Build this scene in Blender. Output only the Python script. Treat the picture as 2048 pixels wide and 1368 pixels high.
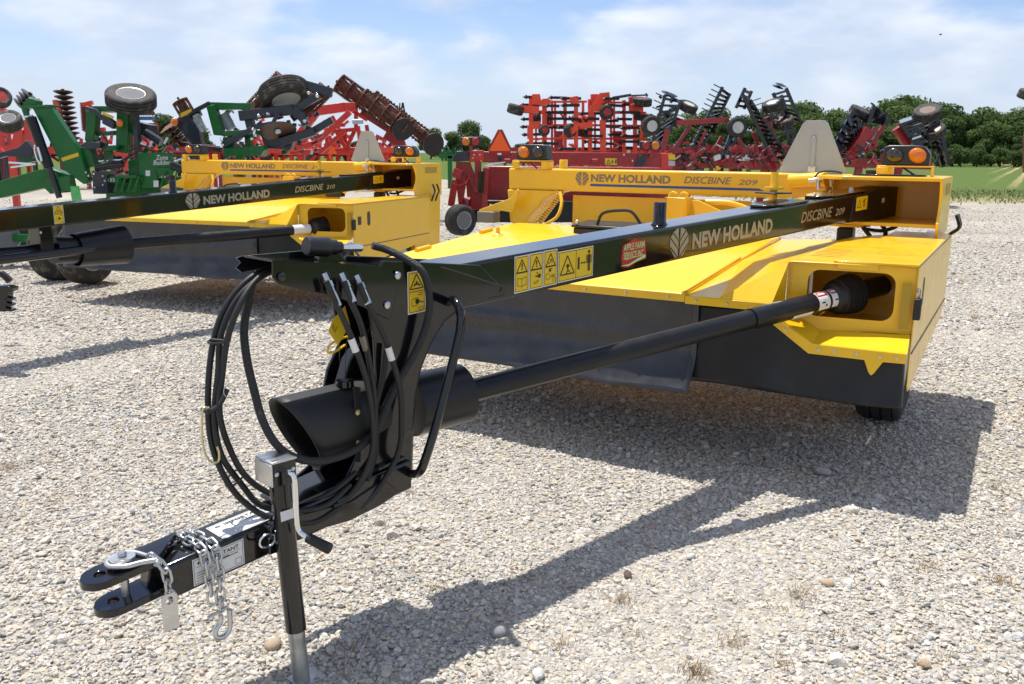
import bpy, bmesh, math, random
import numpy as np
from mathutils import Matrix, Vector
random.seed(7); rng = np.random.default_rng(7)
for o in list(bpy.data.objects): bpy.data.objects.remove(o)
S = bpy.context.scene; COL = S.collection
R = math.radians
# ---------------------------------------------------------------- camera
FPX = 1750.0; IW, IH = 2048, 1368; HOR = 305.0; CH = 1.6; ROLL = R(0.5)
PITCH = math.atan((IH/2-HOR)/FPX)
cd = bpy.data.cameras.new('camera'); cam = bpy.data.objects.new('camera', cd); COL.objects.link(cam)
cd.sensor_width = 22.3; cd.lens = 22.3*FPX/IW; cd.clip_start = 0.05; cd.clip_end = 3000
cam.matrix_world = Matrix.Translation((0, 0, CH)) @ Matrix.Rotation(R(90)-PITCH, 4, 'X') @ Matrix.Rotation(ROLL, 4, 'Z')
cd.dof.use_dof = True; cd.dof.focus_distance = 3.9; cd.dof.aperture_fstop = 6.3
S.camera = cam
# ---------------------------------------------------------------- light and sky
SUN = Vector((-.185, .25, 1.0)).normalized()
sl = bpy.data.lights.new('sun', 'SUN'); sl.energy = 4.4; sl.angle = R(.53); sl.color = (1.0, .955, .885)
so = bpy.data.objects.new('sun', sl); COL.objects.link(so); so.rotation_euler = SUN.to_track_quat('Z', 'Y').to_euler()
so.location = (-4, 6, 20)
world = bpy.data.worlds.new('World'); S.world = world; world.use_nodes = True
nt = world.node_tree; nt.nodes.clear()
def wn(t, **k):
    n = nt.nodes.new(t)
    for a, b in k.items(): setattr(n, a, b)
    return n
wo = wn('ShaderNodeOutputWorld'); bg = wn('ShaderNodeBackground'); sky = wn('ShaderNodeTexSky')
sky.sky_type = 'NISHITA'; sky.sun_disc = False; sky.sun_elevation = math.asin(SUN.z)
sky.sun_rotation = math.atan2(SUN.x, SUN.y); sky.air_density = 1.0; sky.dust_density = 0.5; sky.ozone_density = 4.5; sky.altitude = 200
tc = wn('ShaderNodeTexCoord'); sx = wn('ShaderNodeSeparateXYZ'); nt.links.new(tc.outputs['Generated'], sx.inputs[0])
def wm(op, a, b=None, c=None):
    n = wn('ShaderNodeMath', operation=op)
    for i, q in enumerate((a, b, c)):
        if q is None: continue
        if isinstance(q, (int, float)): n.inputs[i].default_value = q
        else: nt.links.new(q, n.inputs[i])
    return n.outputs[0]
zz = wm('ADD', wm('MAXIMUM', sx.outputs[2], 0.0), 0.30)
cv = wn('ShaderNodeCombineXYZ')
nt.links.new(wm('DIVIDE', sx.outputs[0], zz), cv.inputs[0]); nt.links.new(wm('DIVIDE', sx.outputs[1], zz), cv.inputs[1])
cv.inputs[2].default_value = 3.7
nz = wn('ShaderNodeTexNoise'); nz.inputs['Scale'].default_value = 1.9; nz.inputs['Detail'].default_value = 9; nz.inputs['Roughness'].default_value = .48; nz.inputs['Distortion'].default_value = .15
nt.links.new(cv.outputs[0], nz.inputs['Vector'])
cr = wn('ShaderNodeValToRGB'); cr.color_ramp.elements[0].position = .42; cr.color_ramp.elements[1].position = .56
cr.color_ramp.elements[0].color = (0, 0, 0, 1); cr.color_ramp.elements[1].color = (1, 1, 1, 1); cr.color_ramp.interpolation = 'EASE'
nt.links.new(nz.outputs['Fac'], cr.inputs[0])
nz2 = wn('ShaderNodeTexNoise'); nz2.inputs['Scale'].default_value = 4.2; nz2.inputs['Detail'].default_value = 6
nt.links.new(cv.outputs[0], nz2.inputs['Vector'])
cc = wn('ShaderNodeValToRGB'); cc.color_ramp.elements[0].color = (4.7, 5.3, 6.4, 1); cc.color_ramp.elements[1].color = (7.3, 7.5, 7.9, 1)
cc.color_ramp.elements[0].position = .35; cc.color_ramp.elements[1].position = .68
nt.links.new(nz2.outputs['Fac'], cc.inputs[0])
mx = wn('ShaderNodeMixRGB'); nt.links.new(wm('MULTIPLY', cr.outputs[0], .80), mx.inputs[0])
tint = wn('ShaderNodeMixRGB', blend_type='MULTIPLY'); tint.inputs[0].default_value = 1; tint.inputs[2].default_value = (1.06, .98, 1.03, 1)
nt.links.new(sky.outputs[0], tint.inputs[1]); nt.links.new(tint.outputs[0], mx.inputs[1]); nt.links.new(cc.outputs[0], mx.inputs[2])
hz_ = wn('ShaderNodeMapRange'); hz_.interpolation_type = 'SMOOTHSTEP'; hz_.inputs[1].default_value = .16; hz_.inputs[2].default_value = -.02; nt.links.new(sx.outputs[2], hz_.inputs[0])
mh = wn('ShaderNodeMixRGB'); nt.links.new(wm('MULTIPLY', hz_.outputs[0], .92), mh.inputs[0]); nt.links.new(mx.outputs[0], mh.inputs[1]); mh.inputs[2].default_value = (4.35, 5.1, 6.3, 1)
nt.links.new(mh.outputs[0], bg.inputs[0]); bg.inputs[1].default_value = 0.104
nt.links.new(bg.outputs[0], wo.inputs[0])
S.view_settings.view_transform = 'Standard'; S.view_settings.look = 'None'; S.view_settings.gamma = 1; S.view_settings.use_curve_mapping = False
S.view_settings.exposure = 0.47
S.render.engine = 'CYCLES'

# ---------------------------------------------------------------- pixel -> place helpers
_cp, _sp = math.cos(PITCH), math.sin(PITCH)
def ray(px, py):
    a = px-IW/2; b = IH/2-py; c, s = math.cos(ROLL), math.sin(ROLL)
    a, b = (a*c-b*s)/FPX, (a*s+b*c)/FPX
    return Vector((a, _cp+b*_sp, -_sp+b*_cp))
def at(px, py, Y):
    d = ray(px, py); return Vector((0, 0, CH))+d*(Y/d.y)
class Frame:
    def __init__(s, o, ang):
        s.m = Matrix.Translation((o[0], o[1], 0)) @ Matrix.Rotation(ang, 4, 'Z'); s.i = s.m.inverted()
    def _pl(s, px, py, ax, v):
        o = s.i @ Vector((0, 0, CH)); d = s.i.to_3x3() @ ray(px, py)
        return o+d*((v-o[ax])/d[ax])
    def x(s, px, py, v): return s._pl(px, py, 0, v)
    def y(s, px, py, v): return s._pl(px, py, 1, v)
    def z(s, px, py, v): return s._pl(px, py, 2, v)
FM1 = Frame((1.76, 3.83), R(-30)); FM2 = Frame((-1.60, 8.25), R(-19))
FT1 = Frame((-1.126, 2.23), math.atan2(.722, .691))

# ---------------------------------------------------------------- materials
MATS = {}
def mat(name, col, rough=.5, metal=0, coat=0, coat_r=.05, spec=.5, var=0, vscale=6, bump=0, bscale=60, dirt=None, dirt_amt=0, trans=0, col2=None, cscale=4, crange=(.4, .6), alpha=None, rvar=0):
    m = bpy.data.materials.new(name); m.use_nodes = True; t = m.node_tree; b = t.nodes['Principled BSDF']
    b.inputs['Base Color'].default_value = (*col, 1); b.inputs['Roughness'].default_value = rough; b.inputs['Metallic'].default_value = metal
    b.inputs['Coat Weight'].default_value = coat; b.inputs['Coat Roughness'].default_value = coat_r; b.inputs['Specular IOR Level'].default_value = spec
    b.inputs['Transmission Weight'].default_value = trans
    def N(k): return t.nodes.new(k)
    tcn = N('ShaderNodeTexCoord'); src = None
    def noise(sc, det=5):
        n = N('ShaderNodeTexNoise'); n.inputs['Scale'].default_value = sc; n.inputs['Detail'].default_value = det
        t.links.new(tcn.outputs['Object'], n.inputs['Vector']); return n
    def mix(f, a, c, mode='MIX'):
        x = N('ShaderNodeMixRGB'); x.blend_type = mode
        for i, q in enumerate((f, a, c)):
            if isinstance(q, (int, float)): x.inputs[i].default_value = q
            elif isinstance(q, tuple): x.inputs[i].default_value = (*q, 1)
            else: t.links.new(q, x.inputs[i])
        return x.outputs[0]
    def ramp(f, lo, hi, a=(0, 0, 0), c=(1, 1, 1)):
        r = N('ShaderNodeValToRGB'); e = r.color_ramp.elements; e[0].position = lo; e[1].position = hi; e[0].color = (*a, 1); e[1].color = (*c, 1)
        t.links.new(f, r.inputs[0]); return r.outputs[0]
    src = tuple(col)
    if col2: src = mix(ramp(noise(cscale).outputs[0], *crange), tuple(col), tuple(col2))
    if var:
        lo = tuple(max(0, 1-var) for _ in range(3)); hi = tuple(1+var for _ in range(3))
        src = mix(1.0, src, ramp(noise(vscale).outputs[0], .3, .7, lo, hi), 'MULTIPLY')
    if dirt: src = mix(ramp(noise(9, 8).outputs[0], .52, .78, (0, 0, 0), (dirt_amt,)*3), src, tuple(dirt))
    if not isinstance(src, tuple): t.links.new(src, b.inputs['Base Color'])
    if rvar:
        t.links.new(ramp(noise(7, 7).outputs[0], .35, .7, (max(.02, rough-rvar),)*3, (rough+rvar,)*3), b.inputs['Roughness'])
    if bump:
        bn = N('ShaderNodeBump'); bn.inputs['Strength'].default_value = bump; bn.inputs['Distance'].default_value = .01
        t.links.new(noise(bscale).outputs[0], bn.inputs['Height']); t.links.new(bn.outputs[0], b.inputs['Normal'])
    MATS[name] = m; return m
mat('yellow', (.86, .505, .012), .34, spec=.36, coat=.35, coat_r=.10, var=.025, dirt=(.66, .48, .18), dirt_amt=.07, rvar=.06, bump=.10, bscale=2.6)
mat('black', (.006, .006, .007), .11, spec=.45, coat=.3, coat_r=.03, var=.15, dirt=(.10, .09, .08), dirt_amt=.05, rvar=.04)
mat('black_satin', (.008, .008, .009), .36, spec=.38, var=.2, dirt=(.12, .11, .10), dirt_amt=.06, rvar=.08)
mat('curtain', (.020, .020, .022), .27, spec=.65, var=.12, vscale=2, dirt=(.20, .19, .18), dirt_amt=.10, rvar=.08, bump=.05, bscale=9)
mat('hose', (.012, .012, .012), .55, bump=.1, bscale=300)
def sleeve_mat():
    m = mat('sleeve', (.02, .02, .021), .5); t = m.node_tree; b = t.nodes['Principled BSDF']
    v = t.nodes.new('ShaderNodeTexVoronoi'); v.inputs['Scale'].default_value = 260; tc_ = t.nodes.new('ShaderNodeTexCoord'); t.links.new(tc_.outputs['Object'], v.inputs['Vector'])
    bn = t.nodes.new('ShaderNodeBump'); bn.inputs['Strength'].default_value = .8; bn.inputs['Distance'].default_value = .004
    t.links.new(v.outputs['Distance'], bn.inputs['Height']); t.links.new(bn.outputs[0], b.inputs['Normal'])
sleeve_mat()
mat('plastic', (.016, .016, .017), .38, bump=.08, bscale=200)
mat('zinc', (.55, .56, .56), .34, metal=.9, var=.12, vscale=20, rvar=.12)
mat('zinc_yellow', (.62, .55, .30), .35, metal=.85, var=.15, vscale=30, rvar=.1)
mat('galv', (.50, .51, .50), .45, metal=.75, var=.18, vscale=14, col2=(.36, .36, .35), cscale=22, rvar=.12)
mat('chrome', (.75, .77, .78), .14, metal=1)
mat('beige', (.40, .44, .47), .5, var=.05)
mat('tyre', (.022, .021, .020), .75, var=.2, dirt=(.22, .18, .13), dirt_amt=.5, bump=.2, bscale=80)
mat('tyre_dusty', (.035, .032, .028), .8, var=.2, dirt=(.30, .25, .18), dirt_amt=.75, bump=.2, bscale=60)
mat('rim_white', (.50, .50, .48), .45, var=.1, dirt=(.3, .25, .2), dirt_amt=.4)
mat('rim_red', (.40, .02, .015), .45, dirt=(.3, .22, .16), dirt_amt=.5)
mat('rim_grey', (.15, .155, .165), .7, spec=.2, metal=0, var=.1)
mat('green', (.006, .125, .022), .32, spec=.4, var=.1, dirt=(.16, .15, .08), dirt_amt=.12, rvar=.08)
mat('red', (.58, .028, .016), .40, var=.12, dirt=(.3, .15, .1), dirt_amt=.25, coat=.2, coat_r=.2)
mat('red_dark', (.30, .008, .014), .35, coat=.3, coat_r=.15, var=.1, dirt=(.3, .17, .13), dirt_amt=.2)
mat('red_orange', (.74, .065, .020), .42, var=.12, dirt=(.3, .15, .1), dirt_amt=.3)
mat('rust', (.20, .075, .04), .75, var=.3, vscale=9, col2=(.10, .04, .028), cscale=11, bump=.3, bscale=60)
mat('disc_steel', (.10, .085, .08), .4, metal=.6, col2=(.14, .06, .035), cscale=7, crange=(.42, .62))
mat('navy', (.012, .016, .030), .4, coat=.3, var=.15)
mat('blue', (.02, .13, .35), .4)
def lens(name, col):
    m = mat(name, col, .12, coat=.6); b = m.node_tree.nodes['Principled BSDF']; t = m.node_tree
    b.inputs['Transmission Weight'].default_value = .35; b.inputs['IOR'].default_value = 1.45
    v = t.nodes.new('ShaderNodeTexVoronoi'); v.inputs['Scale'].default_value = 90; tc_ = t.nodes.new('ShaderNodeTexCoord'); t.links.new(tc_.outputs['Object'], v.inputs['Vector'])
    bn = t.nodes.new('ShaderNodeBump'); bn.inputs['Strength'].default_value = .5; bn.inputs['Distance'].default_value = .006
    t.links.new(v.outputs['Distance'], bn.inputs['Height']); t.links.new(bn.outputs[0], b.inputs['Normal'])
lens('amber', (.95, .25, .004)); lens('red_lens', (.50, .006, .012)); 
mat('dark_lens', (.020, .014, .008), .18, coat=.8)
mat('smv_orange', (.95, .12, .012), .5); mat('smv_red', (.30, .008, .014), .45)
mat('d_yellow', (.72, .48, .010), .4); mat('d_black', (.012, .012, .012), .45); mat('d_white', (.72, .72, .70), .4); mat('d_red', (.45, .012, .012), .4)
mat('d_silver', (.34, .31, .24), .38, metal=.3); mat('d_dark_olive', (.42, .27, .010), .45); mat('d_grey', (.22, .18, .13), .5); mat('d_blue', (.03, .07, .28), .4)
mat('d_green', (.45, .70, .30), .45); mat('d_redtext', (.6, .05, .03), .45); mat('tag_yellow', (.80, .52, .01), .45)
mat('bark', (.10, .075, .05), .9, var=.25, vscale=3, bump=.5, bscale=12)
mat('foliage', (.080, .132, .040), .75, spec=.12, var=.35, vscale=.5, col2=(.120, .170, .052), cscale=.35)
mat('foliage_dark', (.066, .112, .038), .75, spec=.12, var=.35, vscale=.5, col2=(.100, .148, .048), cscale=.35)
for k in ('foliage', 'foliage_dark'):      # leaves let light through
    t = MATS[k].node_tree; pb = t.nodes['Principled BSDF']; tl_ = t.nodes.new('ShaderNodeBsdfTranslucent'); ms = t.nodes.new('ShaderNodeMixShader'); ms.inputs[0].default_value = .35
    src_ = pb.inputs['Base Color'].links[0].from_socket; t.links.new(src_, tl_.inputs[0]); ou = t.nodes['Material Output']
    t.links.new(pb.outputs[0], ms.inputs[1]); t.links.new(tl_.outputs[0], ms.inputs[2]); t.links.new(ms.outputs[0], ou.inputs['Surface'])
mat('dry_grass', (.42, .30, .17), .85, spec=.1, var=.3); mat('weed_brown', (.12, .07, .045), .9, var=.3)
mat('grass_blade', (.13, .17, .05), .8, spec=.1, var=.3, vscale=2, col2=(.36, .31, .17), cscale=.5, crange=(.35, .55))
mat('concrete', (.45, .43, .40), .8)

# ---------------------------------------------------------------- mesh helpers
class MB:
    def __init__(s, M=None): s.v = []; s.f = []; s.M = M
    def add(s, vs, fs):
        n = len(s.v)
        if s.M is not None: vs = [s.M @ Vector(q) for q in vs]
        s.v += [tuple(q) for q in vs]; s.f += [tuple(i+n for i in f) for f in fs]; return s
    def box(s, x0, x1, y0, y1, z0, z1):
        return s.add([(x0, y0, z0), (x1, y0, z0), (x1, y1, z0), (x0, y1, z0), (x0, y0, z1), (x1, y0, z1), (x1, y1, z1), (x0, y1, z1)],
                     [(3, 2, 1, 0), (4, 5, 6, 7), (0, 1, 5, 4), (1, 2, 6, 5), (2, 3, 7, 6), (3, 0, 4, 7)])
    def prism(s, pts, vec):
        pts = [Vector(p) for p in pts]; vec = Vector(vec); n = len(pts)
        nrm = Vector((0, 0, 0))
        for i in range(n): nrm += pts[i].cross(pts[(i+1) % n])
        if nrm.dot(vec) > 0: pts = pts[::-1]
        return s.add(pts+[p+vec for p in pts], [tuple(range(n)), tuple(range(2*n-1, n-1, -1))]+[(i, i+n, (i+1) % n+n, (i+1) % n) for i in range(n)])
    def bar(s, p, q, w, h=None, up=(0, 0, 1)):
        h = h or w; p = Vector(p); q = Vector(q); d = (q-p).normalized(); u = Vector(up)
        if abs(d.dot(u)) > .98: u = Vector((0, 1, 0))
        a = d.cross(u).normalized()*w/2; b = a.cross(d).normalized()*h/2
        c = [p-a-b, p+a-b, p+a+b, p-a+b]
        return s.add(c+[k+(q-p) for k in c], [(0, 1, 2, 3), (7, 6, 5, 4), (0, 4, 5, 1), (1, 5, 6, 2), (2, 6, 7, 3), (3, 7, 4, 0)])
    def tube(s, pts, r, seg=8, cap=True, closed=False):
        pts = [Vector(p) for p in pts]; n = len(pts); rs = r if isinstance(r, (list, tuple)) else [r]*n
        vs = []; prev = None
        for i, p in enumerate(pts):
            if closed: d = pts[(i+1) % n]-pts[i-1]
            else: d = pts[min(i+1, n-1)]-pts[max(i-1, 0)]
            d = d.normalized() if d.length > 1e-9 else Vector((0, 0, 1))
            if prev is None:
                u = Vector((0, 0, 1)) if abs(d.z) < .9 else Vector((1, 0, 0)); a = d.cross(u).normalized()
            else:
                a = (prev-d*prev.dot(d)).normalized()
            prev = a; b = d.cross(a)
            vs += [p+(a*math.cos(2*math.pi*k/seg)+b*math.sin(2*math.pi*k/seg))*rs[i] for k in range(seg)]
        fs = []
        for i in range(n if closed else n-1):
            j = (i+1) % n
            for k in range(seg): fs.append((i*seg+k, i*seg+(k+1) % seg, j*seg+(k+1) % seg, j*seg+k))
        if cap and not closed: fs += [tuple(range(seg-1, -1, -1)), tuple(range((n-1)*seg, n*seg))]
        return s.add(vs, fs)
    def cyl(s, p, q, r, r2=None, seg=16): return s.tube([p, q], [r, r if r2 is None else r2], seg)
    def lathe(s, prof, o, ax, seg=24, closed=False):
        o = Vector(o); ax = Vector(ax).normalized(); u = Vector((0, 0, 1)) if abs(ax.z) < .9 else Vector((1, 0, 0))
        a = ax.cross(u).normalized(); b = ax.cross(a); n = len(prof); vs = []
        for r, h in prof:
            vs += [o+ax*h+(a*math.cos(2*math.pi*k/seg)+b*math.sin(2*math.pi*k/seg))*r for k in range(seg)]
        fs = []
        for i in range(n if closed else n-1):
            j = (i+1) % n
            for k in range(seg): fs.append((i*seg+k, i*seg+(k+1) % seg, j*seg+(k+1) % seg, j*seg+k))
        if not closed:
            if prof[0][0] > 1e-6: fs.append(tuple(range(seg-1, -1, -1)))
            if prof[-1][0] > 1e-6: fs.append(tuple(range((n-1)*seg, n*seg)))
        return s.add(vs, fs)
    def ball(s, c, r, seg=14, rings=8):
        r = r if isinstance(r, (list, tuple)) else (r, r, r); c = Vector(c); vs = []; fs = []
        for i in range(rings+1):
            t = math.pi*i/rings
            vs += [c+Vector((r[0]*math.sin(t)*math.cos(2*math.pi*k/seg), r[1]*math.sin(t)*math.sin(2*math.pi*k/seg), r[2]*math.cos(t))) for k in range(seg)]
        for i in range(rings):
            for k in range(seg): fs.append((i*seg+k, (i+1)*seg+k, (i+1)*seg+(k+1) % seg, i*seg+(k+1) % seg))
        return s.add(vs, fs)
    def grid(s, fn, nu, nv):
        vs = [fn(i/nu, j/nv) for i in range(nu+1) for j in range(nv+1)]; w = nv+1
        return s.add(vs, [(i*w+j, (i+1)*w+j, (i+1)*w+j+1, i*w+j+1) for i in range(nu) for j in range(nv)])
    def mesh(s, name, m, smooth=35):
        me = bpy.data.meshes.new(name); me.from_pydata(s.v, [], s.f)
        if len(s.f) < 4000:
            b = bmesh.new(); b.from_mesh(me); bmesh.ops.remove_doubles(b, verts=b.verts, dist=1e-6)
            bmesh.ops.recalc_face_normals(b, faces=b.faces); b.to_mesh(me); b.free()
        me.materials.append(MATS[m] if isinstance(m, str) else m)
        if smooth:
            me.shade_smooth(); me.set_sharp_from_angle(angle=R(smooth))
        return me
    def build(s, name, m, parent=None, smooth=35, bevel=0, solid=0, seg=2):
        o = bpy.data.objects.new(name, s.mesh(name, m, smooth)); COL.objects.link(o)
        if parent is not None: o.parent = parent
        if solid:
            q = o.modifiers.new('solid', 'SOLIDIFY'); q.thickness = solid; q.offset = 0
        if bevel:
            q = o.modifiers.new('bevel', 'BEVEL'); q.width = bevel; q.segments = seg; q.limit_method = 'ANGLE'; q.angle_limit = R(40); q.harden_normals = False
        return o
def inst(name, me, M, parent):
    o = bpy.data.objects.new(name, me); COL.objects.link(o); o.parent = parent; o.matrix_local = M; return o
def tag(o, label=None, cat=None, group=None, kind=None):
    if label: o['label'] = label
    if cat: o['category'] = cat
    if group: o['group'] = group
    if kind: o['kind'] = kind
    return o
def thing(name, label, cat, loc=(0, 0, 0), rz=0, group=None):
    o = bpy.data.objects.new(name, None); COL.objects.link(o); o.location = loc; o.rotation_euler = (0, 0, rz); o.empty_display_size = .2
    return tag(o, label, cat, group)
def crom(pts, n=6):
    P = [Vector(p) for p in pts]; P = [2*P[0]-P[1]]+P+[2*P[-1]-P[-2]]; out = []
    for i in range(1, len(P)-2):
        for k in range(n):
            t = k/n; a, b, c, d = P[i-1:i+3]
            out.append(.5*((2*b)+(c-a)*t+(2*a-5*b+4*c-d)*t*t+(3*b-a-3*c+d)*t**3))
    out.append(P[-2]); return out
def text(parent, name, s, p0, xd, yd, w, h, m, bold=0, shear=0, lift=.0015):
    cu = bpy.data.curves.new(name, 'FONT'); cu.body = s; cu.size = 1; cu.offset = bold; cu.shear = shear; cu.resolution_u = 3; cu.extrude = 0.0
    o = bpy.data.objects.new(name, cu); COL.objects.link(o)
    dg = bpy.context.evaluated_depsgraph_get(); me = bpy.data.meshes.new_from_object(o.evaluated_get(dg)); bpy.data.objects.remove(o)
    co = np.array([v.co for v in me.vertices]); lo = co.min(0); hi = co.max(0)
    xd = Vector(xd); yd = Vector(yd); nd = xd.cross(yd).normalized(); p0 = Vector(p0)
    for v in me.vertices:
        a = (v.co.x-lo[0])/(hi[0]-lo[0])*w; b = (v.co.y-lo[1])/(hi[1]-lo[1])*h
        v.co = p0+xd*a+yd*b+nd*lift
    me.materials.clear(); me.materials.append(MATS[m]); me.name = name
    q = bpy.data.objects.new(name, me); COL.objects.link(q); q.parent = parent; return q
class Flat:
    """flat print on a plane: origin, x and y directions"""
    def __init__(s, o, xd, yd): s.o = Vector(o); s.x = Vector(xd); s.y = Vector(yd); s.n = s.x.cross(s.y).normalized(); s.v = []; s.f = []
    def P(s, a, b, l): return s.o+s.x*a+s.y*b+s.n*l
    def poly(s, pts, l=.001):
        n = len(s.v); s.v += [s.P(a, b, l) for a, b in pts]; s.f.append(tuple(range(n, n+len(pts)))); return s
    def rect(s, a, b, c, d, l=.001): return s.poly([(a, b), (c, b), (c, d), (a, d)], l)
    def line(s, p, q, w, l=.0015):
        dx, dy = q[0]-p[0], q[1]-p[1]; k = math.hypot(dx, dy); ex, ey = -dy/k*w/2, dx/k*w/2
        return s.poly([(p[0]-ex, p[1]-ey), (q[0]-ex, q[1]-ey), (q[0]+ex, q[1]+ey), (p[0]+ex, p[1]+ey)], l)
    def loop(s, pts, w, l=.0015):
        for i in range(len(pts)): s.line(pts[i], pts[(i+1) % len(pts)], w, l+.00004*i)
        return s
    def disc(s, c, r, l=.0015, n=14, r2=None):
        return s.poly([(c[0]+r*math.cos(2*math.pi*k/n), c[1]+(r2 or r)*math.sin(2*math.pi*k/n)) for k in range(n)], l)
    def build(s, name, m, parent):
        b = MB(); b.add(s.v, s.f); me = bpy.data.meshes.new(name); me.from_pydata(s.v, [], s.f); me.materials.append(MATS[m])
        o = bpy.data.objects.new(name, me); COL.objects.link(o); o.parent = parent; return o
def leaf_logo(parent, o, xd, yd, w, h, m, name='leaf_emblem'):
    F = Flat(o, xd, yd)
    def half(v): return w/2*max(0, 1-abs((v-h/2)/(h/2))**2.6)**.5
    for sd in (-1, 1):
        for (b0, b1) in ((-.42, -.06), (.0, .24), (.30, .52), (.58, 1.0)):
            for k in range(8):
                q = []
                for u, bb in ((k/8, b0), ((k+1)/8, b0), ((k+1)/8, b1), (k/8, b1)):
                    v = min(h*.985, max(h*.015, h*(bb+.46*u**.85))); q.append((w/2+sd*min(.045*w+(w*.455)*u, half(v)), v))
                if abs(q[0][1]-q[3][1])+abs(q[1][1]-q[2][1]) > h*.01: F.poly(q, .0015)
    return F.build(name, m, parent)
def wheel(parent, c, ax, rad, wid, rim='rim_white', tyre='tyre', name='wheel', ribs=3, seg=32):
    c = Vector(c); ax = Vector(ax).normalized(); h = wid/2; rr = rad*.56
    prof = [(rr, -h*.75), (rad*.80, -h), (rad*.94, -h*.88), (rad*.985, -h*.7)]
    for k in range(ribs):
        a = -h*.66+k*(h*1.32/ribs); b = a+h*1.32/ribs
        prof += [(rad, a+.004), (rad, b-.012), (rad*.965, b-.008), (rad*.965, b-.002)]
    prof += [(rad*.985, h*.7), (rad*.94, h*.88), (rad*.80, h), (rr, h*.75)]
    g = MB().lathe(prof, c, ax, seg, closed=True).build('tyre', tyre, parent, 50); g.name = name
    rp = [(rr*1.01, -h*.8), (rr*.93, -h*.74), (rr*.86, -h*.20), (rr*.50, -h*.05), (rr*.40, -h*.22), (.001, -h*.22)]
    MB().lathe([(rr*.24, -h*.6), (rr*.24, h*.6)], c, ax, 14).build('hub', 'disc_steel', g, 40)
    if rim == 'rim_grey':
        for s_ in (-1, 1): MB().lathe([(rr*.84, s_*h*.60), (rr*.90, s_*h*.78), (rr*1.02, s_*h*.82), (rr*1.02, s_*h*.70)], c, ax, 28, closed=True).build('rim_ring', 'galv', g, 50)
    r1 = MB().lathe(rp, c, ax, 24).build('rim', rim, g, 40)
    r2 = MB().lathe([(a, -b) for a, b in rp], c, ax, 24).build('rim', rim, g, 40)
    return g
# ================================================================= SETTING
def gravel_mat():
    m = bpy.data.materials.new('gravel_ground'); m.use_nodes = True; t = m.node_tree; b = t.nodes['Principled BSDF']
    N = t.nodes.new; L = t.links.new; tc_ = N('ShaderNodeTexCoord')
    v = N('ShaderNodeTexVoronoi'); v.inputs['Scale'].default_value = 34; L(tc_.outputs['Object'], v.inputs['Vector'])
    sp = N('ShaderNodeSeparateColor'); L(v.outputs['Color'], sp.inputs[0])
    r = N('ShaderNodeValToRGB'); e = r.color_ramp.elements; e[0].color = (.30, .29, .27, 1); e[1].color = (.62, .585, .51, 1)
    for p_, c_ in ((.3, (.46, .44, .40, 1)), (.55, (.56, .50, .40, 1)), (.75, (.50, .50, .49, 1))):
        q = e.new(p_); q.color = c_
    L(sp.outputs[0], r.inputs[0])
    n = N('ShaderNodeTexNoise'); n.inputs['Scale'].default_value = .35; n.inputs['Detail'].default_value = 6; L(tc_.outputs['Object'], n.inputs['Vector'])
    r2 = N('ShaderNodeValToRGB'); r2.color_ramp.elements[0].position = .3; r2.color_ramp.elements[1].position = .7; r2.color_ramp.elements[0].color = (.64, .61, .565, 1); r2.color_ramp.elements[1].color = (.88, .855, .815, 1)
    L(n.outputs[0], r2.inputs[0])
    mxx = N('ShaderNodeMixRGB'); mxx.blend_type = 'MULTIPLY'; mxx.inputs[0].default_value = 1; L(r.outputs[0], mxx.inputs[1]); L(r2.outputs[0], mxx.inputs[2])
    L(mxx.outputs[0], b.inputs['Base Color']); b.inputs['Roughness'].default_value = .9; b.inputs['Specular IOR Level'].default_value = .1
    bn = N('ShaderNodeBump'); bn.inputs['Strength'].default_value = .9; bn.inputs['Distance'].default_value = .02; bn.invert = True
    L(v.outputs['Distance'], bn.inputs['Height']); L(bn.outputs[0], b.inputs['Normal'])
    MATS['gravel_ground'] = m
gravel_mat()
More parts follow.
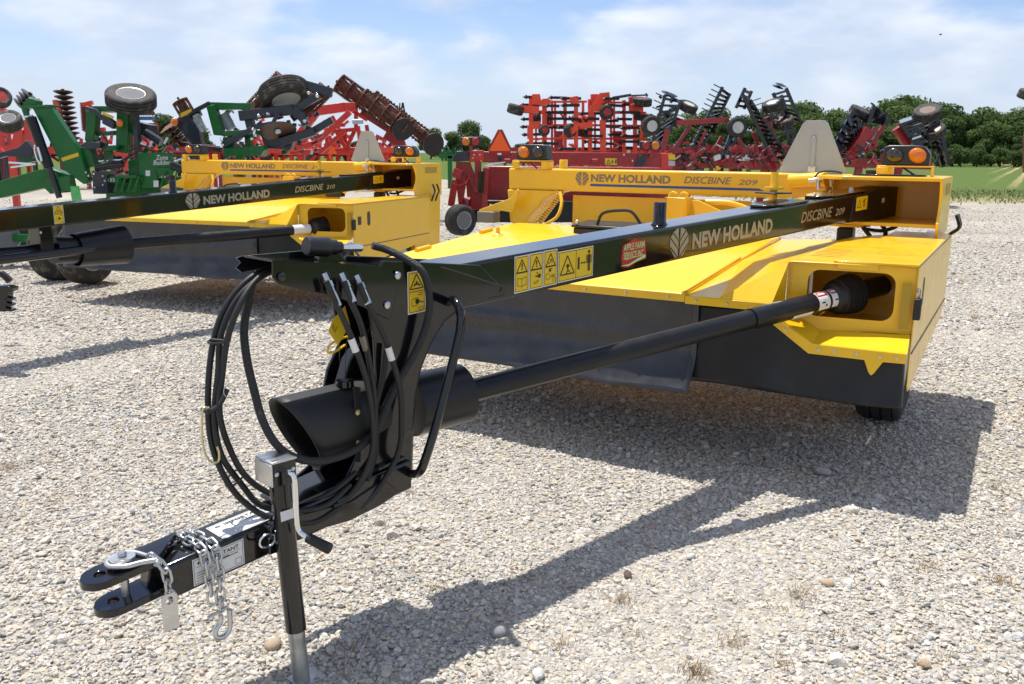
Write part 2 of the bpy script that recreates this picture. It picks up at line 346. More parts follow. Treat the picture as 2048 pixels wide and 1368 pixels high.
def field_mat():
    m = bpy.data.materials.new('field'); m.use_nodes = True; t = m.node_tree; b = t.nodes['Principled BSDF']
    N = t.nodes.new; L = t.links.new; tc_ = N('ShaderNodeTexCoord')
    def mm(op, a, c=None):
        n = N('ShaderNodeMath'); n.operation = op
        for i, q in enumerate((a, c)):
            if q is None: continue
            if isinstance(q, (int, float)): n.inputs[i].default_value = q
            else: L(q, n.inputs[i])
        return n.outputs[0]
    s_ = N('ShaderNodeSeparateXYZ'); L(tc_.outputs['Object'], s_.inputs[0])
    # crop rows run away to the right, 1.4 m apart; soil shows between them
    d = mm('ADD', mm('MULTIPLY', s_.outputs[0], .862), mm('MULTIPLY', s_.outputs[1], -.507))
    w = mm('SINE', mm('MULTIPLY', d, 2*math.pi/1.5))
    nz_ = N('ShaderNodeTexNoise'); nz_.inputs['Scale'].default_value = .05; nz_.inputs['Detail'].default_value = 4; L(tc_.outputs['Object'], nz_.inputs['Vector'])
    n2 = N('ShaderNodeTexNoise'); n2.inputs['Scale'].default_value = 2.2; n2.inputs['Detail'].default_value = 8; L(tc_.outputs['Object'], n2.inputs['Vector'])
    # rows only out in the field, east side
    far = N('ShaderNodeMapRange'); far.inputs[1].default_value = 42; far.inputs[2].default_value = 52; L(s_.outputs[1], far.inputs[0])
    side = N('ShaderNodeMapRange'); side.inputs[1].default_value = 0.0; side.inputs[2].default_value = 5.0; L(mm('ADD', mm('MULTIPLY', s_.outputs[0], 1.0), mm('MULTIPLY', s_.outputs[1], -.53)), side.inputs[0])
    row = N('ShaderNodeValToRGB'); row.color_ramp.elements[0].position = .52; row.color_ramp.elements[1].position = .66
    L(mm('ADD', mm('MULTIPLY', w, .30), mm('ADD', mm('MULTIPLY', nz_.outputs[0], .45), mm('MULTIPLY', n2.outputs[0], .38))), row.inputs[0])
    fac = mm('MULTIPLY', mm('MULTIPLY', row.outputs[0], far.outputs[0]), side.outputs[0])
    g = N('ShaderNodeValToRGB'); g.color_ramp.elements[0].position = .3; g.color_ramp.elements[1].position = .72; g.color_ramp.elements[0].color = (.072, .115, .036, 1); g.color_ramp.elements[1].color = (.122, .165, .058, 1)
    L(n2.outputs[0], g.inputs[0])
    mx1 = N('ShaderNodeMixRGB'); L(fac, mx1.inputs[0]); L(g.outputs[0], mx1.inputs[1]); mx1.inputs[2].default_value = (.42, .33, .19, 1)
    # dry verge beside the gravel
    vg = N('ShaderNodeMapRange'); vg.inputs[1].default_value = 38.5; vg.inputs[2].default_value = 31.0
    L(mm('ADD', s_.outputs[1], mm('MULTIPLY', mm('SUBTRACT', n2.outputs[0], .5), 7.0)), vg.inputs[0])
    rt = N('ShaderNodeMapRange'); rt.inputs[1].default_value = 24.0; rt.inputs[2].default_value = 30.0; L(s_.outputs[1], rt.inputs[0])
    mx2 = N('ShaderNodeMixRGB'); L(mm('MULTIPLY', mm('MULTIPLY', vg.outputs[0], rt.outputs[0]), .8), mx2.inputs[0]); L(mx1.outputs[0], mx2.inputs[1]); mx2.inputs[2].default_value = (.40, .34, .22, 1)
    L(mx2.outputs[0], b.inputs['Base Color']); b.inputs['Roughness'].default_value = .95; b.inputs['Specular IOR Level'].default_value = 0
    bn = N('ShaderNodeBump'); bn.inputs['Strength'].default_value = 1; bn.inputs['Distance'].default_value = .15; L(n2.outputs[0], bn.inputs['Height']); L(bn.outputs[0], b.inputs['Normal'])
    MATS['field'] = m
field_mat()
tag(MB().box(-900, 900, -200, 1500, -.6, -.006).build('field', 'field', None, 0), kind='structure')
lot = [(-120, -60), (7.5, -60), (7.5, 9), (14, 21), (17.5, 28)]
for k in range(40):
    x = 19-k*2.0; lot.append((x, (31.3 if x > 10 else 31.3+min(22, (10-x)*1.6))+random.uniform(-.5, .5)))
lot += [(-120, 55)]
tag(MB().prism([(x, y, -.3) for x, y in lot], (0, 0, .3)).build('gravel_lot', 'gravel_ground', None, 0), kind='structure')

# ---- loose gravel: real stones, thick near the camera and thinning out with distance
def stone_mat():
    m = bpy.data.materials.new('stone'); m.use_nodes = True; t = m.node_tree; b = t.nodes['Principled BSDF']; N = t.nodes.new; L = t.links.new
    oi = N('ShaderNodeObjectInfo'); r = N('ShaderNodeValToRGB'); e = r.color_ramp.elements
    e[0].color = (.33, .305, .27, 1); e[1].color = (.76, .73, .66, 1)
    for p_, c_ in ((.06, (.40, .39, .375, 1)), (.24, (.51, .505, .495, 1)), (.42, (.62, .57, .48, 1)), (.56, (.67, .65, .60, 1)), (.70, (.63, .52, .39, 1)), (.80, (.54, .545, .545, 1)), (.9, (.72, .68, .60, 1))):
        q = e.new(p_); q.color = c_
    L(oi.outputs['Random'], r.inputs[0])
    tc_ = N('ShaderNodeTexCoord'); n = N('ShaderNodeTexNoise'); n.inputs['Scale'].default_value = 1.6; n.inputs['Detail'].default_value = 7; L(tc_.outputs['Object'], n.inputs['Vector'])
    r2 = N('ShaderNodeValToRGB'); r2.color_ramp.elements[0].position = .3; r2.color_ramp.elements[1].position = .7; r2.color_ramp.elements[0].color = (.69, .675, .65, 1); r2.color_ramp.elements[1].color = (1.05, 1.03, 1.0, 1); L(n.outputs[0], r2.inputs[0])
    x = N('ShaderNodeMixRGB'); x.blend_type = 'MULTIPLY'; x.inputs[0].default_value = 1; L(r.outputs[0], x.inputs[1]); L(r2.outputs[0], x.inputs[2])
    L(x.outputs[0], b.inputs['Base Color']); b.inputs['Roughness'].default_value = .85
    bn = N('ShaderNodeBump'); bn.inputs['Strength'].default_value = .35; bn.inputs['Distance'].default_value = .3; L(n.outputs[0], bn.inputs['Height']); L(bn.outputs[0], b.inputs['Normal'])
    MATS['stone'] = m
stone_mat()
def stone_mesh(i, sub=2):
    bm = bmesh.new(); bmesh.ops.create_icosphere(bm, subdivisions=sub, radius=1)
    rs = np.random.default_rng(100+i); cuts = rs.normal(size=(9, 3)); cuts /= np.linalg.norm(cuts, axis=1)[:, None]; d = rs.uniform(.58, .95, 9)
    sc = (1, rs.uniform(.6, .9), rs.uniform(.42, .68))
    for v in bm.verts:
        p = np.array(v.co)
        for c_, k in zip(cuts, d):
            q = p@c_
            if q > k: p = p-c_*(q-k)*.92
        v.co = (p[0]*sc[0], p[1]*sc[1], p[2]*sc[2])
    me = bpy.data.meshes.new('stone'); bm.to_mesh(me); bm.free(); me.materials.append(MATS['stone']); me.shade_smooth(); me.set_sharp_from_angle(angle=R(38)); return me
def scatter_gravel():
    pts = []; 
    for y0, y1, dens, smin in ((1.5, 3.2, 8200, .0074), (3.2, 5.0, 5400, .0078), (5.0, 7.5, 2600, .0098), (7.5, 11.0, 1300, .012), (11.0, 15.0, 420, .0145), (15.0, 20.0, 160, .016), (20.0, 28.0, 50, .018)):
        n = int((y1-y0)*(1.34*(y0+y1)/2+.6)*dens)
        y = rng.uniform(y0, y1, n); x = rng.uniform(-.67, .67, n)*y+rng.uniform(-.3, .3, n)
        s = smin*np.exp(rng.normal(0, .36, n)); big = rng.random(n) < .012; s[big] *= rng.uniform(1.4, 2.0, big.sum())
        pat = np.sin(x*1.3+.7*np.sin(y*.9)+1)+np.sin(y*1.7+1.1*np.sin(x*1.4)+2)+.7*np.sin(x*3.1-y*2.3)
        sink = np.clip((pat-.75)/1.2, 0, 1)   # packed patches where fines cover the stones
        pts.append(np.stack([x, y, s*(rng.uniform(-.12, .46, n)-.30*sink), s], 1))
    P = np.concatenate(pts); n = len(P)
    me = bpy.data.meshes.new('gravel'); me.vertices.add(n); me.vertices.foreach_set('co', P[:, :3].astype(np.float32).ravel())
    a = me.attributes.new('scl', 'FLOAT', 'POINT'); a.data.foreach_set('value', P[:, 3].astype(np.float32))
    a = me.attributes.new('rot', 'FLOAT_VECTOR', 'POINT'); a.data.foreach_set('vector', np.stack([rng.normal(0, .35, n), rng.normal(0, .35, n), rng.uniform(0, 6.28, n)], 1).astype(np.float32).ravel())
    o = bpy.data.objects.new('gravel', me); COL.objects.link(o); tag(o, kind='stuff')
    o['label'] = 'pale limestone gravel covering the lot'; o['category'] = 'gravel'
    sc = bpy.data.collections.new('stones')
    for i in range(9):
        q = bpy.data.objects.new('stone', stone_mesh(i)); sc.objects.link(q)
    g = bpy.data.node_groups.new('scatter', 'GeometryNodeTree'); g.interface.new_socket('Geometry', in_out='INPUT', socket_type='NodeSocketGeometry'); g.interface.new_socket('Geometry', in_out='OUTPUT', socket_type='NodeSocketGeometry')
    N = g.nodes.new; L = g.links.new; gi = N('NodeGroupInput'); go = N('NodeGroupOutput'); ip = N('GeometryNodeInstanceOnPoints'); ci = N('GeometryNodeCollectionInfo')
    ci.inputs['Collection'].default_value = sc; ci.inputs['Separate Children'].default_value = True; ci.inputs['Reset Children'].default_value = True
    a1 = N('GeometryNodeInputNamedAttribute'); a1.data_type = 'FLOAT'; a1.inputs[0].default_value = 'scl'
    a2 = N('GeometryNodeInputNamedAttribute'); a2.data_type = 'FLOAT_VECTOR'; a2.inputs[0].default_value = 'rot'
    e2r = N('FunctionNodeEulerToRotation')
    L(gi.outputs[0], ip.inputs['Points']); L(ci.outputs[0], ip.inputs['Instance']); ip.inputs['Pick Instance'].default_value = True
    rv = N('FunctionNodeRandomValue'); rv.data_type = 'INT'; rv.inputs['Min'].default_value = 0; rv.inputs['Max'].default_value = 8
    L([q for q in rv.outputs if q.type == 'INT'][0], ip.inputs['Instance Index'])
    L(a2.outputs[0], e2r.inputs[0]); L(e2r.outputs[0], ip.inputs['Rotation']); L(a1.outputs[0], ip.inputs['Scale']); L(ip.outputs[0], go.inputs[0])
    md = o.modifiers.new('scatter', 'NODES'); md.node_group = g
    return n
scatter_gravel()
# single bigger stones that stand out
def solid_stone_mat(name, c): return mat(name, c, .85, var=.2, vscale=40, bump=.5, bscale=90)
solid_stone_mat('rock_tan', (.50, .38, .25)); solid_stone_mat('rock_white', (.62, .61, .58)); solid_stone_mat('rock_grey', (.30, .30, .31)); solid_stone_mat('rock_brown', (.16, .11, .08))
for px, py, s_, mm_, lab in ((545, 1288, .036, 'rock_tan', 'large tan stone left of the jack foot'), (1383, 1112, .026, 'rock_white', 'white stone at the lower edge of the tongue shadow'),
        (1537, 930, .030, 'rock_grey', 'pale grey stone lying in the mower shadow'), (1255, 1148, .028, 'rock_brown', 'dark brown stone in the tongue shadow'),
        (1655, 1165, .026, 'rock_tan', 'small tan stone on open gravel right of the tongue shadow'), (1076, 1350, .030, 'rock_white', 'white stone at the bottom edge of the picture'),
        (1000, 1262, .040, 'rock_grey', 'flat grey stone in the tongue shadow'), (1848, 1325, .026, 'rock_tan', 'tan stone near the lower right corner')):
    g = at(px, py, 3.0); d = ray(px, py); t_ = -(CH-.012)/d.z; g = Vector((0, 0, CH))+d*t_
    me = stone_mesh(40+px); me.materials.clear(); me.materials.append(MATS[mm_]); o = bpy.data.objects.new('rock', me); COL.objects.link(o)
    o.location = g; o.scale = (s_, s_, s_); o.rotation_euler = (0, 0, px); tag(o, lab, 'stone', 'bigger stones on the gravel')
# dry weeds and grass tufts
def tuft(b, c, n, h, spread, w=.0011, lean=.7):
    for _ in range(int(n*2.2)):
        a = random.uniform(0, 6.283); r_ = random.uniform(0, spread); p = Vector((c[0]+r_*math.cos(a), c[1]+r_*math.sin(a), 0))
        a2 = random.uniform(0, 6.283); hh = h*random.uniform(.4, 1); q = p+Vector((math.cos(a2)*hh*lean, math.sin(a2)*hh*lean, hh)); k = (p+q)/2+Vector((0, 0, hh*.15))
        sd = Vector((-math.sin(a2+1), math.cos(a2+1), 0))*w*random.uniform(.6, 1.3)
        b.add([p-sd, p+sd, k+sd*.8, k-sd*.8, q], [(0, 1, 2, 3), (3, 2, 4)])
def ground_at(px, py):
    d = ray(px, py); return Vector((0, 0, CH))+d*(-CH/d.z)
b = MB()
for px, py, n, h in ((1240, 1205, 30, .045), (1600, 1195, 22, .09), (1390, 1352, 60, .05), (1130, 1290, 25, .04), (1460, 1285, 25, .05), (2000, 1165, 30, .05), (1950, 640, 20, .10), (1925, 565, 16, .13), (1850, 1140, 20, .05), (20, 940, 30, .05), (140, 780, 20, .05), (870, 1180, 20, .04), (330, 700, 20, .05), (580, 720, 24, .05), (210, 590, 18, .05), (420, 860, 15, .04), (1560, 1330, 20, .04), (1990, 980, 20, .06), (110, 1010, 20, .04)):
    g = ground_at(px, py); tuft(b, g, n, h, .06)
for _ in range(260):
    y = random.uniform(2.4, 16); x = random.uniform(-.6, .6)*y; tuft(b, (x, y), random.randint(3, 10), random.uniform(.015, .05), .05)
tag(b.build('dry_grass_tufts', 'dry_grass', None, 0), 'dry straw coloured grass tufts scattered over the gravel', 'dry grass', kind='stuff')
b = MB()
for px, py, n, h in ((690, 1340, 9, .15), (1060, 1130, 10, .05), (1130, 1180, 14, .05), (1040, 1160, 12, .05), (720, 1290, 7, .12), (760, 1175, 14, .05), (1930, 610, 10, .16), (1690, 1270, 8, .05)):
    tuft(b, ground_at(px, py), n, h, .09, .0008, .6)
for _ in range(160):
    y = random.uniform(2.4, 7); x = random.uniform(-.6, .6)*y; tuft(b, (x, y), random.randint(2, 6), random.uniform(.02, .045), .04, .0008, 1.2)
tag(b.build('brown_weeds', 'weed_brown', None, 0), 'thin brown dead weed stalks on the gravel', 'weeds', kind='stuff')
b = MB()
for _ in range(3000):
    x = random.uniform(8, 34); y = random.uniform(30.0, 42)+max(0, random.gauss(0, 1.5)); p = Vector((x, y, 0)); h = random.uniform(.05, .20)*(2.2 if random.random() < .03 else 1)
    for _k in range(4):
        a2 = random.uniform(0, 6.28); q = p+Vector((math.cos(a2)*h*.4, math.sin(a2)*h*.4, h*random.uniform(.6, 1))); sd = Vector((random.uniform(-1, 1), random.uniform(-1, 1), 0)).normalized()*.018
        b.add([p-sd, p+sd, q], [(0, 1, 2)])
tag(b.build('verge_grass', 'grass_blade', None, 0), 'rough grass along the edge of the field at the right', 'grass', kind='stuff')

# ---- trees
def tree_meshes(i, h, wd, dark, nleaf=6500, leaf=.31):
    rs = np.random.default_rng(500+i); nb = 22
    cs = []; 
    for k in range(nb):
        z = rs.uniform(.24, .92); rad = (1-abs(z-.5)*1.25)*wd*.36; a = rs.uniform(0, 6.28)
        cs.append((rad*math.cos(a)*rs.uniform(.3, 1), rad*math.sin(a)*rs.uniform(.3, 1), z*h, rs.uniform(.11, .25)*wd))
    cs = np.array(cs); w = cs[:, 3]**2; pick = rs.choice(nb, nleaf, p=w/w.sum())
    d = rs.normal(size=(nleaf, 3)); d /= np.linalg.norm(d, axis=1)[:, None]; r_ = rs.uniform(.6, 1.04, nleaf)
    c = cs[pick, :3]+d*(cs[pick, 3]*r_)[:, None]*np.array([1, 1, .8])
    nrm = d+rs.normal(size=(nleaf, 3))*.55+np.array([0, 0, .25]); nrm /= np.linalg.norm(nrm, axis=1)[:, None]
    t1 = np.cross(nrm, rs.normal(size=(nleaf, 3))); t1 /= np.linalg.norm(t1, axis=1)[:, None]; t2 = np.cross(nrm, t1)
    s = (leaf*rs.uniform(.5, 1.2, nleaf))[:, None]
    V = np.stack([c-t1*s, c+t2*s*.6, c+t1*s, c-t2*s*.6], 1).reshape(-1, 3)
    me = bpy.data.meshes.new('crown'); me.from_pydata(V.tolist(), [], [(4*k, 4*k+1, 4*k+2, 4*k+3) for k in range(nleaf)])
    me.materials.append(MATS['foliage_dark' if dark else 'foliage'])
    b = MB(); b.tube([(0, 0, -.3), (.05*h*.1, 0, h*.3), (0, .03*h, h*.6), (.02*h, 0, h*.85)], [h*.035, h*.026, h*.016, h*.006], 8)
    for k in range(7):
        e = cs[k]; z0 = h*rs.uniform(.25, .5); b.tube([(0, 0, z0), (e[0]*.5, e[1]*.5, (z0+e[2])/2), (e[0], e[1], e[2])], [h*.014, h*.009, h*.004], 6)
    return me, b.mesh('trunk', 'bark')
TREES = [tree_meshes(0, 10, 8.5, 0), tree_meshes(1, 11, 8, 1), tree_meshes(2, 9, 9, 0), tree_meshes(3, 12, 8, 1), tree_meshes(4, 8, 8, 0), tree_meshes(5, 4, 5, 0, 2200, .24)]
def tree(name, label, i, loc, sc, group):
    t = thing(name, label, 'tree', loc, random.uniform(0, 6.28), group); t.scale = (sc*random.uniform(.9, 1.15), sc*random.uniform(.9, 1.15), sc)
    for nm, me in zip(('crown', 'trunk'), TREES[i]): 
        o = bpy.data.objects.new(nm, me); COL.objects.link(o); o.parent = t
def tree_px(px, ytop, Y, i, name, label, group):
    g = at(px, 320, Y); top = at(px, ytop, Y).z; base = (10, 11, 9, 12, 8, 4)[i]
    tree(name, label, i, (g.x, Y, 0), top/base, group)
LT = 'broadleaf tree in the dense tree line beyond the green field'
sky_line = [(1285, 262), (1330, 236), (1375, 240), (1420, 225), (1470, 240), (1520, 232), (1570, 222), (1612, 210), (1660, 220), (1705, 216), (1745, 222), (1782, 198), (1812, 202), (1850, 210), (1880, 206), (1925, 230), (1965, 222), (2005, 232), (2045, 218), (2085, 226), (2130, 228), (2180, 224), (2240, 220)]
for k, (px, yt) in enumerate(sky_line):
    yt -= 8 if px < 1600 else 0
    tree_px(px+random.uniform(-6, 6), yt, random.uniform(158, 172), (k*3+1) % 5, 'broadleaf_tree', LT, 'tree line beyond the field')
    tree_px(px+random.uniform(8, 30), yt+random.uniform(14, 34), random.uniform(148, 154), (k*2) % 5, 'broadleaf_tree', LT, 'tree line beyond the field')
    tree_px(px+random.uniform(-20, 10), yt+random.uniform(50, 70), random.uniform(143, 147), (k*2+2) % 5, 'broadleaf_tree', LT, 'tree line beyond the field')
LB = 'low round bush at the foot of the tree line'
for k, px in enumerate(range(1640, 2120, 26)):
    tree_px(px+random.uniform(-8, 8), 300+random.uniform(-4, 10), 138+random.uniform(-3, 3), 5, 'bush', LB, 'bushes along the tree line')
tree_px(938, 245, 210, 2, 'broadleaf_tree', 'larger round tree standing alone above the red mower lamps', 'trees on the open horizon')
tree_px(905, 264, 205, 0, 'broadleaf_tree', 'smaller round tree left of the larger tree on the horizon', 'trees on the open horizon')
tree_px(862, 259, 200, 4, 'broadleaf_tree', 'round tree half hidden behind the rusty roller end', 'trees on the open horizon')
tree_px(968, 272, 215, 4, 'broadleaf_tree', 'low tree touching the right side of the larger horizon tree', 'trees on the open horizon')
tree_px(1040, 288, 240, 5, 'bush', 'low bush on the horizon behind the orange triangle', 'trees on the open horizon')
tree_px(330, 228, 120, 3, 'broadleaf_tree', 'dark tree behind the green ripper cab guard', 'trees behind the green implements')
tree_px(362, 246, 118, 1, 'broadleaf_tree', 'dark tree between the two green implements', 'trees behind the green implements')
tree_px(395, 256, 122, 2, 'broadleaf_tree', 'lower tree behind the rusty basket at left', 'trees behind the green implements')
tree_px(300, 250, 125, 0, 'broadleaf_tree', 'low tree glimpsed under the raised tyre at left', 'trees behind the green implements')
# ================================================================= MOWERS
BOLT = MB().lathe([(.0095, 0), (.0095, .002), (.0065, .002), (.0065, .0065), (.003, .008), (0, .008)], (0, 0, 0), (0, -1, 0), 10).mesh('bolt', 'zinc_yellow')
BIGBOLT = MB().lathe([(.0135, 0), (.0125, .005), (.008, .0085), (0, .0095)], (0, 0, 0), (0, -1, 0), 14).mesh('bolt', 'zinc')
def TRL(p): return Matrix.Translation(Vector(p))
def rrect(x0, x1, z0, z1, r, n=5):
    out = []
    for cx, cz, a0 in ((x1-r, z1-r, 0), (x0+r, z1-r, 90), (x0+r, z0+r, 180), (x1-r, z0+r, 270)):
        for k in range(n+1):
            a = R(a0+90*k/n); out.append((cx+r*math.cos(a), cz+r*math.sin(a)))
    return out
def holed(b, outer, inner, put, th):
    """plate with a hole; outer polygon (convex) and inner loop in 2D, put(a, c, d) -> 3D point at depth d"""
    cx = sum(p[0] for p in inner)/len(inner); cz = sum(p[1] for p in inner)/len(inner)
    def hit(dx, dz):
        best = None
        for i in range(len(outer)):
            (ax, az), (bx, bz) = outer[i], outer[(i+1) % len(outer)]
            ex, ez = bx-ax, bz-az; den = dx*ez-dz*ex
            if abs(den) < 1e-12: continue
            t_ = ((ax-cx)*ez-(az-cz)*ex)/den; u = ((ax-cx)*dz-(az-cz)*dx)/den
            if t_ > 0 and -1e-6 <= u <= 1+1e-6 and (best is None or t_ < best): best = t_
        return (cx+dx*best, cz+dz*best)
    out = [hit(p[0]-cx, p[1]-cz) for p in inner]
    for cpt in outer:
        i = min(range(len(out)), key=lambda k: (out[k][0]-cpt[0])**2+(out[k][1]-cpt[1])**2); out[i] = cpt
    n = len(inner); vs = [put(*p, 0) for p in out]+[put(*p, 0) for p in inner]+[put(*p, th) for p in out]+[put(*p, th) for p in inner]; fs = []
    for i in range(n):
        j = (i+1) % n
        fs += [(i, j, n+j, n+i), (2*n+j, 2*n+i, 3*n+i, 3*n+j), (n+i, n+j, 3*n+j, 3*n+i), (j, i, 2*n+i, 2*n+j)]
    b.add(vs, fs)
def lamp(parent, c, amber_left, s=1.0, amber='amber', other='dark_lens', w=.27, facing=-1):
    """twin marker lamp in a dark housing, lenses facing -y"""
    c = Vector(c); h = .125*s; w *= s; d = .11*s; f = facing
    prof = [(-w/2-.012*s, 0), (w/2, 0), (w/2+.004*s, h*.55), (w/2-.03*s, h*.93), (w/2-.07*s, h), (-w/2+.03*s, h), (-w/2, h*.9)] if not amber_left else [(-w/2, 0), (w/2+.012*s, 0), (w/2, h*.9), (w/2-.03*s, h), (-w/2+.07*s, h), (-w/2+.03*s, h*.93), (-w/2-.004*s, h*.55)]
    hs = MB().prism([(c.x+a, c.y, c.z+b_) for a, b_ in prof], (0, -f*d, 0)).build('lamp_housing', 'plastic', parent, 35, .008*s)
    for sd in (-1, 1):
        a = amber if (sd < 0) == amber_left else other
        e = MB(); cc_ = (c.x+sd*w*.245, c.y, c.z+h*.5)
        e.lathe([(.047*s, -.004), (.047*s, .006*s), (.040*s, .017*s), (.024*s, .026*s), (0, .03*s)], cc_, (0, f, 0), 24)
        if sd < 0: e.v = [(cc_[0]+(x-cc_[0])*1.12, y, z+(x-cc_[0])*(-.12)) for x, y, z in e.v]
        else: e.v = [(cc_[0]+(x-cc_[0])*1.12, y, z-(x-cc_[0])*.12) for x, y, z in e.v]
        e.build('lens', a, hs, 60)
    return hs
def mower(root, FM, Wd, num, cb, ybox=2.14, both=True):
    """local frame: x right (seen from the camera), y back, z up; front right corner at the origin; Wd header width; cb curtain bottom height"""
    PI_ = FM.i
    def z_top(y): return .915+.135*min(y, 1.75)/1.75
    # --- hood
    prof = [(-.004, .872), (-.004, .912), (.006, .919), (1.75, 1.05), (1.95, 1.05), (1.95, 1.035), (1.75, 1.035), (.012, .900), (.004, .872)]
    hood = MB().prism([(-Wd, y, z) for y, z in prof], (Wd-1.030, 0, 0)).build('hood', 'yellow', root, 35, .003)
    fl = MB(); fl.prism([(-1.050, .0, .905), (-1.050, 1.0, .998), (-1.050, 1.0, 1.006), (-1.050, -.005, .926)], (.016, 0, 0)); fl.build('seam_flange', 'yellow', hood, 35, .002)
    for k in range(9):
        x = -1.12-k*(Wd-1.25)/8; inst('bolt', BOLT, TRL((x, -.005, .893)), hood)
    fold = MB().prism([(-Wd-.004, -.003, .905), (-Wd-.004, 1.75, 1.048), (-Wd-.004, 1.75, .99), (-Wd-.004, .3, .875)], (-.008, 0, 0)).build('hood_edge', 'yellow', hood, 35, .002)
    for yy in (.55, 1.35):
        p = Vector((-Wd+.055, yy, z_top(yy)+.012)); dd = Vector((.012, 1, .077)).normalized()
        MB().cyl(p-dd*.07, p+dd*.07, .016, seg=12).tube([p+dd*.07, p+dd*.10], [.016, .006], 12).build('hinge', 'yellow', hood, 40)
    kn = Vector((-Wd+.22, 1.25, z_top(1.25))); MB().lathe([(.045, 0), (.035, .012), (.016, .02), (.014, .06), (.0, .062)], kn, (0, 0, 1), 16).build('knob', 'yellow', hood, 40)
    # right hood with the folded facet that climbs to the drive cover
    A = (-1.04, -.004, .903); B = (-.60, -.004, .905); C = (-.565, .13, 1.088); D = (-1.04, 1.0, .980); E_ = (-.53, 1.60, 1.094); G = (-1.04, 1.93, 1.030); H_ = (-.53, 1.93, 1.06); K = (-.86, -.004, .907)
    b = MB(); b.add([A, K, B, C, E_, D, G, H_, (-.575, .150, .855), (-.615, -.028, .872)], [(1, 2, 3), (0, 1, 3, 4, 5), (5, 4, 7, 6), (2, 9, 8, 3)])
    b.build('hood_facet', 'yellow', root, 0, .0, solid=.004)
    lp = MB().prism([(-1.028, -.008, .865), (-.575, -.008, .865), (-.60, -.008, .905), (-1.028, -.008, .905)], (0, .006, 0)).build('hood_lip', 'yellow', root, 35, .002)
    for k in range(3): inst('bolt', BOLT, TRL((-.97+k*.155, -.009, .884)), lp)
    # --- drive cover (right hand box) with the shaft opening
    z1 = 1.1; yf = .20; cov = MB()
    cov.prism([(-.555, .13, z1), (0, yf, z1), (0, ybox, z1), (-.30, ybox, z1), (-.53, min(1.60, ybox), z1)], (0, 0, -.006))
    cov = cov.build('drive_cover', 'yellow', root, 35, .004)
    b = MB(); b.prism([(-.345, .166, z1+.008), (-.165, .186, z1+.008), (-.165, .186, z1-.028), (-.345, .166, z1-.028)], (0, -.006, 0)); b.build('cover_flange', 'yellow', cov, 35, .002)
    def put(a, c_, d): return (a, yf-.045+.06*(a+.56)/.56+d, c_)
    b = MB(); outer = [(-.57, 1.092), (0, 1.092), (.0, .785), (-.40, .765), (-.57, .86)]
    inner = rrect(-.475, -.085, .835, 1.062, .055)
    holed(b, outer, inner, put, .006); b.build('front_plate', 'yellow', cov, 35, 0)
    MB().box(-.553, -.548, .15, 1.5, .80, 1.092).build('inner_wall', 'yellow', cov, 0)
    MB().box(-.54, -.02, .62, .626, .78, 1.09).build('bulkhead', 'yellow', cov, 0)
    MB().prism([(-.54, .17, .79), (-.01, .2, .79), (-.01, .62, .79), (-.54, .62, .79)], (0, 0, -.005)).build('cover_floor', 'yellow', cov, 0)
    Flat((-.062, .186-.0055, .81), (1, 0, 0), (0, 0, 1)).rect(.008, .0, .050, .215).build('reflector', 'd_dark_olive', cov)
    # --- lower front lip with the pointed tab
    lo = [(-.625, .868), (-.40, .730), (.012, .730), (.012, .684), (-.085, .681), (-.118, .624), (-.130, .612), (-.142, .624), (-.165, .681), (-.415, .681), (-.63, .830)]
    low = MB().prism([(x, .006, z) for x, z in lo], (0, .006, 0)).build('lower_lip', 'yellow', root, 35, .002)
    b = MB(); b.add([(-.61, .010, .868), (-.40, .010, .729), (.012, .010, .729), (.0, .185, .785), (-.40, .165, .765), (-.57, .14, .862)], [(0, 1, 4, 5), (1, 2, 3, 4)]); b.build('shelf', 'yellow', low, 0, solid=.004)
    for x, z in ((-.53, .785), (-.37, .705), (-.30, .705), (-.20, .705), (-.10, .705), (-.03, .706)): inst('bolt', BOLT, TRL((x, .005, z)), low)
    # --- curtains
    def cur1(u, v):
        x = -Wd-.04+u*(Wd-.96+.04); z = .895-(.895-cb)*v
        fold_ = .010*math.sin(u*9+1)*v+.020*math.exp(-((v-.42-.05*math.sin(u*2.3))/.09)**2)*(.35+.65*math.sin(u*3+.5)**2)+.006*math.sin(u*31+2*math.sin(u*9))*v; flare = -(.04+.085*u)*(max(0, v-.50)/.50)**2.0
        return (x, .012-fold_+flare, z+.004*math.sin(u*14)*v)
    MB().grid(cur1, 60, 24).build('curtain', 'curtain', root, 80, solid=.004)
    def cur2(u, v):
        top = .87 if u < .20 else (.87-(u-.20)/.15*.16 if u < .35 else .71)
        s_ = u*1.55
        if s_ < .955: x, y = -.99+s_, .03
        elif s_ < 1.05: a = (s_-.955)/.095*math.pi/2; x, y = -.035+.035*math.sin(a), .065-.035*math.cos(a)
        else: x, y = .0-.05*min(1, (s_-1.05)/.2), .065+(s_-1.05)
        z = top-(top-cb-.045)*v
        return (x+.012*v*(.9 < s_ < 1.2), y-.03*v*v*(s_ < 1.1)+.006*math.sin(u*20)*v, z+.006*math.sin(u*11)*v)
    MB().grid(cur2, 64, 14).build('curtain', 'black_satin', root, 80, solid=.004)
    # --- side panel
    sp_ = [(.20, 1.098), (ybox, 1.098), (ybox, .66), (ybox-.24, .60), (1.1, .55), (.50, .505), (.34, .49), (.26, .495), (.215, .53), (.19, .64), (.185, .72), (.20, .80)]
    sd = MB().prism([(.002, y, z) for y, z in sp_], (.007, 0, 0)).build('side_panel', 'yellow', root, 35, .003)
    MB().box(.009, .013, .22, ybox-.02, .688, .694).build('panel_seam', 'black_satin', sd, 0)
